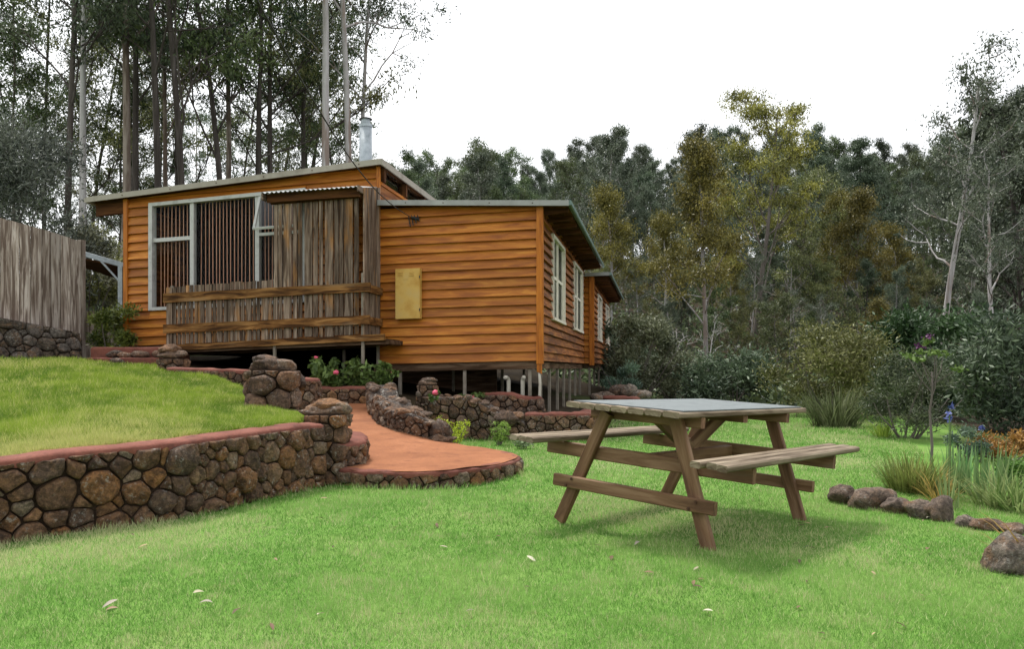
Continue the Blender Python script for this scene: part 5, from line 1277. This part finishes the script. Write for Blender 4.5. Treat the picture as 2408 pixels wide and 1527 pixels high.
shrub('tree', 'big dark grey-green conifer above the plank fence', (P(20, 800, 16.5)[0], 16.5, 1.3), 44, 1.75, 1.6, 5.3, 34000, (.12, .028), ((.035, .045, .035), (.155, .17, .13)), lumps=46, cat='tree', bark_='bark_dark')
shrub('shrub', 'pale yellow-green flowering shrub between fence and cabin', (P(255, 800, 18.5)[0], 18.5, 1.5), 45, 1.0, .8, 3.0, 9000, (.11, .04), ((.10, .11, .03), (.36, .34, .14)), lumps=24)
shrub('shrub', 'dark shrub behind the fence end with white blossom', (P(205, 800, 17.5)[0], 17.5, 1.4), 46, .8, .7, 2.9, 6000, (.10, .04), ((.05, .055, .03), (.30, .29, .20)), lumps=18)
# undergrowth of the hillside: one mass nobody could count
rg = np.random.default_rng(5); N = 95000
dd = 19 + rg.uniform(0, 1, N) ** 1.2 * 105; xx = rg.uniform(-.35, .9, N) * dd
hh = np.array([max(0, 1.4 + 1.5 * fbm(a, b, 2, .22)) for a, b in zip(xx, dd)]) * rg.uniform(.05, 1, N) * np.clip(dd / 30, .8, 2.6)
keep = ~((xx < .186 * (dd - 12) + 3.2) & (dd < 27)); xx, dd, hh = xx[keep], dd[keep], hh[keep]
pts = np.stack([xx, dd, terrain(xx, dd) + hh], 1)
br = rg.uniform(.05, .7, len(xx))
v, f, c = leaves(pts, rg, .34, .11, .1, DARK[0], MID[1], None, br)
tag(obj('undergrowth', v, f, 'leaf', None, tint=c, kind='stuff'), 'dense dark undergrowth covering the forest floor', 'undergrowth')
N = 30000; dd = 20 + rg.uniform(0, 1, N) * 45; xx = rg.uniform(-.72, -.16, N) * dd
hh = np.array([max(0, 1.3 + 1.4 * fbm(a, b, 7, .25)) for a, b in zip(xx, dd)]) * rg.uniform(.05, 1, N)
v, f, c = leaves(np.stack([xx, dd, terrain(xx, dd) + hh], 1), rg, .36, .12, .1, DARK[0], MID[1], None, rg.uniform(.05, .7, len(xx)))
tag(obj('undergrowth', v, f, 'leaf', None, tint=c, kind='stuff'), 'dark undergrowth between the trunks behind the cabin', 'undergrowth')

# ------------------------------------------------------------------ garden plants
def straps(rg, n, length, width, spread, erect, tints, segs=4, base_r=.05, droop=1.0):
    """arching strap leaves from one base"""
    V, Fc, C = [], [], []
    for i in range(n):
        a = rg.uniform(0, 6.28); r = base_r * math.sqrt(rg.uniform()); L = length * rg.uniform(.6, 1.1); w = width * rg.uniform(.7, 1.2)
        p = np.array([r * math.cos(a), r * math.sin(a), -.02]); a += rg.uniform(-.6, .6)
        th = rg.uniform(0, spread); d = np.array([math.cos(a) * math.sin(th), math.sin(a) * math.sin(th), math.cos(th)])
        sd = np.array([-math.sin(a), math.cos(a), 0]); t = rg.uniform(); col = np.array(tints[0]) * (1 - t) + np.array(tints[1]) * t
        o = len(V)
        for k in range(segs + 1):
            q = w * (1 - (k / segs) ** 2 * .95); V += [p + sd * q / 2, p - sd * q / 2]; C += [(*col, 1)] * 2
            d = d + np.array([math.cos(a) * .12, math.sin(a) * .12, -.22]) * (1 - erect) * droop * (.4 + k * .45); d /= np.linalg.norm(d); p = p + d * L / segs
        Fc += [(o + 2 * k, o + 2 * k + 1, o + 2 * k + 3, o + 2 * k + 2) for k in range(segs)]
    return np.array(V), np.array(Fc, dtype=np.int32), np.array(C)
def strap_plant(name, label, loc, seed, n, length, width, spread, erect, tints, cat='plant', group=None, **k):
    rg = np.random.default_rng(seed); v, f, c = straps(rg, n, length, width, spread, erect, tints, **k)
    t = thing(name, label, cat, tuple(loc), 0, group); obj('leaves', v, f, 'grass', t, tint=c); return t
FLAX = ((.05, .075, .025), (.20, .24, .12)); IRIS = ((.09, .19, .065), (.24, .37, .15)); TUFT = ((.07, .10, .02), (.25, .27, .08)); DAYL = ((.08, .14, .03), (.30, .34, .14))
strap_plant('flax_clump', 'large arching strappy clump at the edge of far lawn', on(1965, 13.2), 1, 380, .80, .020, .75, .55, FLAX, base_r=.38)
strap_plant('tussock', 'bushy green tussock behind the garden rocks', on(2140, 6.25), 2, 520, .36, .010, .7, .6, TUFT, base_r=.16)
strap_plant('tussock', 'yellowing tussock just right of the bushy green one', on(2185, 6.1), 3, 160, .33, .012, .9, .45, ((.12, .13, .03), (.42, .36, .12)), base_r=.10)
for i, (u, d, n_, lb) in enumerate([(2228, 6.3, 26, 'tall upright iris clump nearest the sapling'), (2262, 6.5, 26, 'upright iris clump second from the sapling'), (2300, 6.2, 30, 'upright iris clump third from the sapling'), (2335, 6.6, 24, 'upright iris clump rightmost in the bed')]):
    t = strap_plant('iris', lb, on(u, d), 10 + i, n_, .42, .028, .30, .95, IRIS, base_r=.11, segs=3)
    if i in (0, 2):
        rgp = random.Random(i)
        for j in range(3 if i == 0 else 1):
            x, y = rgp.uniform(-.05, .05), rgp.uniform(-.05, .05); h = (.68 if i == 0 else .52) - j * .05
            vv, ff, uv = tube([(x, y, 0), (x + .01, y, h)], .004, 5); obj('stalk', vv, ff, MAT['leaf'], t, tint=np.tile([.12, .18, .07, 1], (len(vv), 1)))
            fg = np.random.default_rng(j + 7 * i); bv, bf, bc = leaves(blob(fg, (x + .01, y, h + .015), .022, 16, 1.2), fg, .045, .020, .0); obj('flower', bv, bf, 'blue', t)
strap_plant('day_lily', 'cream-streaked strappy plant at right in front of irises', on(2345, 5.7), 20, 150, .36, .015, .95, .5, DAYL, base_r=.14)
strap_plant('day_lily', 'strappy plant cut by the right edge above pale boulder', on(2405, 5.5), 21, 130, .38, .015, .95, .5, DAYL, base_r=.14)
strap_plant('day_lily', 'small orange-flecked strappy plant below the sapling', on(2215, 5.75), 22, 60, .30, .013, 1.0, .5, ((.14, .15, .03), (.45, .33, .08)), base_r=.06)
strap_plant('seedhead_plant', 'thin upright stalks before the irises', on(2232, 5.5), 23, 26, .36, .010, .35, .9, ((.10, .15, .05), (.26, .30, .13)), base_r=.07)
strap_plant('flax', 'arching reddish-green leaves leaning in at right edge by boulder', on(2440, 3.75), 24, 26, .42, .016, .9, .45, ((.12, .13, .03), (.38, .24, .06)), base_r=.05)
strap_plant('tussock', 'yellow-green tuft at the lawn edge near dark shrub', on(2075, 11.2), 25, 120, .34, .014, .9, .5, ((.16, .22, .03), (.36, .42, .08)), base_r=.10)
# sapling with purple blooms
sp = on(2188, 7.0); sap = thing('sapling', 'slender sapling with sparse lime leaves and purple blooms', 'sapling', sp)
rg = np.random.default_rng(8); mb = MB(); top = float(P(2190, 815, 7.0)[2]) - sp[2]
tr1 = [(0, 0, -.05), (.015, 0, .3), (.0, .01, .62), (.02, 0, .80), (.012, .0, .98)]
mb.add(*tube(tr1, [.014, .012, .010, .008, .007], 6)); tips = []
for (dx, dz, L) in ((-.22, .55, .40), (.20, .50, .42), (.02, 1.0, .42), (-.12, 1.0, .36), (.14, .9, .40), (.28, .2, .26), (-.28, .3, .24)):
    lp = limb(rg, mb, (.012, 0, .82 + rg.uniform(-.1, .12)), (dx, rg.uniform(-.2, .2), dz), L, .006, .003, 5, .22, .2, 4); tips.append(lp[-1])
obj('stem', mb.v, mb.f, 'bark_grey', sap, smooth=True)
lp_ = np.concatenate([blob(rg, t_, .075, 34, .4) for t_ in tips]); v, f, c = leaves(lp_, rg, .055, .024, .1, (.055, .09, .018), (.14, .19, .045)); obj('leaves', v, f, 'leaf', sap, tint=c)
hi = sorted(tips, key=lambda q: -q[2])[:2]
for q in hi:
    bl_ = blob(rg, q + np.array([0, 0, .05]), .055, 46, .6); v, f, c = leaves(bl_, rg, .03, .014, .0); obj('bloom', v, f, 'purple', sap)
# yellow-green spurge by the terrace wall, garden flowers by the balcony
def leafy_plant(name, label, loc, seed, stems, h, r, leaf, tints, blooms=0, bloom_mat='pink', cat='plant', per=36):
    rg = np.random.default_rng(seed); t = thing(name, label, cat, tuple(loc)); mb = MB(); pts = []; tips = []
    for i in range(stems):
        a = rg.uniform(0, 6.28); lp = limb(rg, mb, (0, 0, -.03), (math.cos(a) * r * 1.6, math.sin(a) * r * 1.6, h), h * rg.uniform(.7, 1.1), .006, .003, 4, .18, .25, 4); tips.append(lp[-1])
        for q in lp[2:]: pts.append(blob(rg, q, h * .16, per, .7))
    obj('stems', mb.v, mb.f, 'bark_grey', t)
    v, f, c = leaves(np.concatenate(pts), rg, leaf[0], leaf[1], .1, tints[0], tints[1]); obj('leaves', v, f, 'leaf', t, tint=c)
    for i in range(blooms):
        q = tips[i % len(tips)] + rg.normal(size=3) * .04; bv, bf = boulder_mesh(tuple(q), .045, .045, .035, seed + i, .5); obj('bloom', bv, bf, bloom_mat, t, smooth=True)
    return t
LIME = ((.22, .30, .02), (.55, .60, .06))
leafy_plant('spurge', 'bright yellow-green spurge beside the large rounded boulder', (-.74, 9.55, .0), 1, 16, .40, .16, (.035, .014), LIME)
leafy_plant('herb', 'light green leggy herb in front of the terrace wall', (-.17, 9.95, .0), 2, 13, .32, .12, (.035, .012), ((.12, .24, .03), (.30, .45, .10)))
PEO = ((.045, .085, .02), (.16, .24, .06))
def bed(u, d, z): x = (u - CX) / F * d; return (x, d, z)
leafy_plant('flower_bush', 'pink-flowered leafy bush under the balcony', bed(795, 11.72, .60), 3, 20, .62, .40, (.11, .05), PEO, 4)
leafy_plant('flower_bush', 'leafy bush right of the balcony post', bed(872, 11.72, .60), 4, 14, .50, .30, (.11, .05), PEO, 1)
leafy_plant('flower_bush', 'low leafy pink-flowered plant under the wing behind back wall', bed(1118, 11.9, .42), 5, 12, .30, .34, (.10, .04), PEO, 2)
leafy_plant('flower_plant', 'small red flower on top of the stepped wall', bed(1021, 10.2, .55), 6, 4, .16, .06, (.05, .02), PEO, 1)
for i, (u, v_, d) in enumerate([(1230, 1050, 9.2)]):
    q = PZ(u, 1052, .02); t = thing('low_tuft', 'small grey-green leafy mound on the lawn by path edge', 'plant', tuple(q)); rg = np.random.default_rng(3)
    v, f, c = leaves(blob(rg, (0, 0, .05), .11, 500, .5), rg, .05, .02, .0, (.10, .15, .06), (.26, .32, .18)); obj('leaves', v, f, 'leaf', t, tint=c)

# ------------------------------------------------------------------ grass (uncountable) and fallen leaves
def in_poly(x, y, poly):
    ins = np.zeros(len(x), dtype=bool); n = len(poly)
    for i in range(n):
        (x0, y0), (x1, y1) = poly[i], poly[(i + 1) % n]
        c = ((y0 > y) != (y1 > y)) & (x < (x1 - x0) * (y - y0) / (y1 - y0 + 1e-12) + x0); ins ^= c
    return ins
LOWER = [(-4.4, 1.2), (-4.2, 3.40), (-3.4, 3.97), (-2.95, 4.36), (-2.62, 4.65), (-2.246, 4.98), (-2.0, 5.4), (-1.88, 5.75), (-1.68, 6.2), (-1.52, 6.55), (-1.26, 6.37), (-.82, 6.30), (-.5, 6.37), (-.18, 6.70), (.02, 7.0), (.11, 7.26), (.13, 7.55), (.05, 7.85), (-.1, 8.1), (-.4, 8.45), (-.72, 8.62), (-.75, 9.2), (-1.1, 10.0), (-1.1, 10.60), (-.4, 10.55), (.2, 10.45), (.55, 10.40), (1.1, 10.42), (1.24, 10.6), (1.45, 11.6), (1.8, 13.2), (3.5, 16.6), (7.6, 16.3), (7.3, 15), (6.2, 12.5), (5.0, 9.3), (3.9, 7.2), (3.4, 6.2), (4.4, 5.0), (4.0, 3.6), (3.6, 1.2)]
def blades(name, label, x, y, z, rg, h, w, ca, cb, cc, patch_s, straw, kind='stuff'):
    n = len(x); a = rg.uniform(0, 6.28, n); ln = rg.normal(0, .45, (n, 2)) * h[:, None]
    px = np.array([mnoise.noise(Vector((q * patch_s, r * patch_s, 1.7))) for q, r in zip(x, y)]); p2 = np.array([mnoise.noise(Vector((q * patch_s * 3.7, r * patch_s * 3.7, 5.1))) for q, r in zip(x, y)])
    p3 = np.array([mnoise.noise(Vector((q * .55, r * .55, 9.1))) for q, r in zip(x, y)])
    t = np.clip(.5 + 1.1 * px + .8 * p2 + rg.normal(0, .25, n), 0, 1)[:, None]
    p4 = np.array([mnoise.noise(Vector((q * 7.5, r * 7.5, 2.2))) for q, r in zip(x, y)])
    t = np.clip(t + .75 * p4[:, None], 0, 1)
    h = h * (1 + .35 * px + .3 * p2 + .5 * p4)
    dx, dy = np.cos(a) * w / 2, np.sin(a) * w / 2
    v = np.stack([np.stack([x - dx, y - dy, z - .005], 1), np.stack([x + dx, y + dy, z - .005], 1), np.stack([x + ln[:, 0], y + ln[:, 1], z + h], 1)], 1).reshape(-1, 3)
    col = np.array(ca) * (1 - t) + np.array(cb) * t
    sm = (rg.uniform(0, 1, n) < np.clip(straw + 1.3 * np.clip(p3 - .12, 0, 1) + .5 * np.clip(p2 - .2, 0, 1) + .9 * np.clip(p4 - .22, 0, 1), 0, .85))[:, None]
    col = np.where(sm, np.array(cc) * rg.uniform(.7, 1.15, (n, 1)), col); col = np.repeat(np.concatenate([col, np.ones((n, 1))], 1), 3, 0)
    f = np.arange(3 * n, dtype=np.int32).reshape(n, 3)
    return tag(obj(name, v, f, 'grass', None, tint=col, kind=kind), label, 'grass')
rg = np.random.default_rng(77)
N = 820000; d = np.exp(rg.uniform(math.log(1.7), math.log(16.8), N)); x = rg.uniform(-1.0, 1.05, N) * d
k = in_poly(x, d, LOWER); x, y = x[k], d[k]
tb_ = np.hypot((x - 1.1), (y - 4.9))
h = .019 * rg.uniform(.5, 1.5, len(x)) * (1 + .10 * np.clip(y - 5, 0, 8)); w = .0027 * np.clip(y / 3.0, .8, 4.0)
near_edge = ~in_poly(x, y - .10, LOWER) | ~in_poly(x + .1, y, LOWER) | ~in_poly(x - .1, y, LOWER)
h = np.where(in_poly(x, y + .12, LOWER), h, h * 1.9)
z = terrain(x, y) + np.array([fbm(a, b, 0, .35) for a, b in zip(x, y)]) * .018
blades('lawn_grass', 'short bright green mown lawn around the picnic table', x, y, z, rg, h, w, (.090, .205, .032), (.260, .390, .110), (.50, .49, .27), 1.1, .12)
# upper lawn: longer, yellower
N = 420000; gi = UG.shape; fu = rg.uniform(0, 1, N) ** 1.6; fv = rg.uniform(0, 1, N)
rr, cc_ = fu * (gi[0] - 1.001), fv * (gi[1] - 1.001); i0, j0 = rr.astype(int), cc_.astype(int); a, b = (rr - i0)[:, None], (cc_ - j0)[:, None]
p = UG[i0, j0] * (1 - a) * (1 - b) + UG[i0 + 1, j0] * a * (1 - b) + UG[i0, j0 + 1] * (1 - a) * b + UG[i0 + 1, j0 + 1] * a * b
k = (np.abs(p[:, 0] / p[:, 1]) < 1.0); p = p[k]; dd = p[:, 1]
blades('upper_lawn_grass', 'longer yellow-green grass on the sloping upper lawn', p[:, 0], p[:, 1], p[:, 2], rg, .055 * rg.uniform(.5, 1.5, len(p)), .0045 * np.clip(dd / 4.5, .8, 3), (.105, .170, .018), (.26, .325, .042), (.44, .42, .16), 1.6, .09)

LIT_G = 'fallen leaves on the lawn'; LIT_L = 'small dry fallen gum leaf lying on the lawn'
protos = []
for i in range(6):
    L = rnd.uniform(.06, .10); w_ = L * rnd.uniform(.22, .36); c = rnd.uniform(.1, .4); v = []
    n = 6
    for k in range(n + 1):
        t = k / n; x = (t - .5) * L; q = w_ * math.sin(math.pi * min(1, t * 1.02)) ** .8 * .5; zc = .02 * c * math.sin(t * 3) + .004
        v += [(x, q + .01 * math.sin(t * 3) * c * 2, zc + q * .5), (x, .01 * math.sin(t * 3) * c * 2, zc), (x, -q + .01 * math.sin(t * 3) * c * 2, zc + q * .4)]
    f = np.array([(k * 3 + j, k * 3 + j + 1, k * 3 + j + 4, k * 3 + j + 3) for k in range(n) for j in range(2)], dtype=np.int32)
    col = [(.36, .31, .23, 1), (.16, .10, .06, 1), (.42, .38, .30, 1), (.10, .065, .04, 1), (.42, .30, .18, 1), (.30, .20, .13, 1)][i]
    o = obj('fallen_leaf', v, f, 'litter', None, tint=np.tile(col, (len(v), 1))); protos.append(o.data); bpy.data.objects.remove(o)
lr = random.Random(12); cnt = 0
named = [((1497, 1289), 2, 1.05, 'largest pale curled leaf in front of the table leg'), ((1250, 1326), 2, .95, 'pale flat leaf on the lawn left of the table'), ((258, 1435), 2, 1.1, 'pale leaf with dark stem on lawn lower left')]
def put_leaf(u, v_, i, sc, lb, grp):
    p = PZ(u, v_, 0.0); zz = tz(p[0], p[1]) + .020
    o = bpy.data.objects.new('fallen_leaf', protos[i]); COL.objects.link(o); o.location = (p[0], p[1], zz); o.scale = (sc, sc, sc)
    o.rotation_euler = (lr.uniform(-.35, .35), lr.uniform(-.3, .3), lr.uniform(0, 6.28)); tag(o, lb, 'leaf', grp)
for (uv_, i, sc, lb) in named: put_leaf(*uv_, i, sc, lb, None)
while cnt < 60:
    u, v_ = lr.uniform(20, 2380), 1010 + 500 * lr.random() ** .8
    p = PZ(u, v_, 0.0)
    if not in_poly(np.array([p[0]]), np.array([p[1]]), LOWER)[0]: continue
    put_leaf(u, v_, lr.choice((0, 1, 1, 2, 3, 3, 4, 5, 5)), lr.uniform(.4, .75), LIT_L, LIT_G); cnt += 1
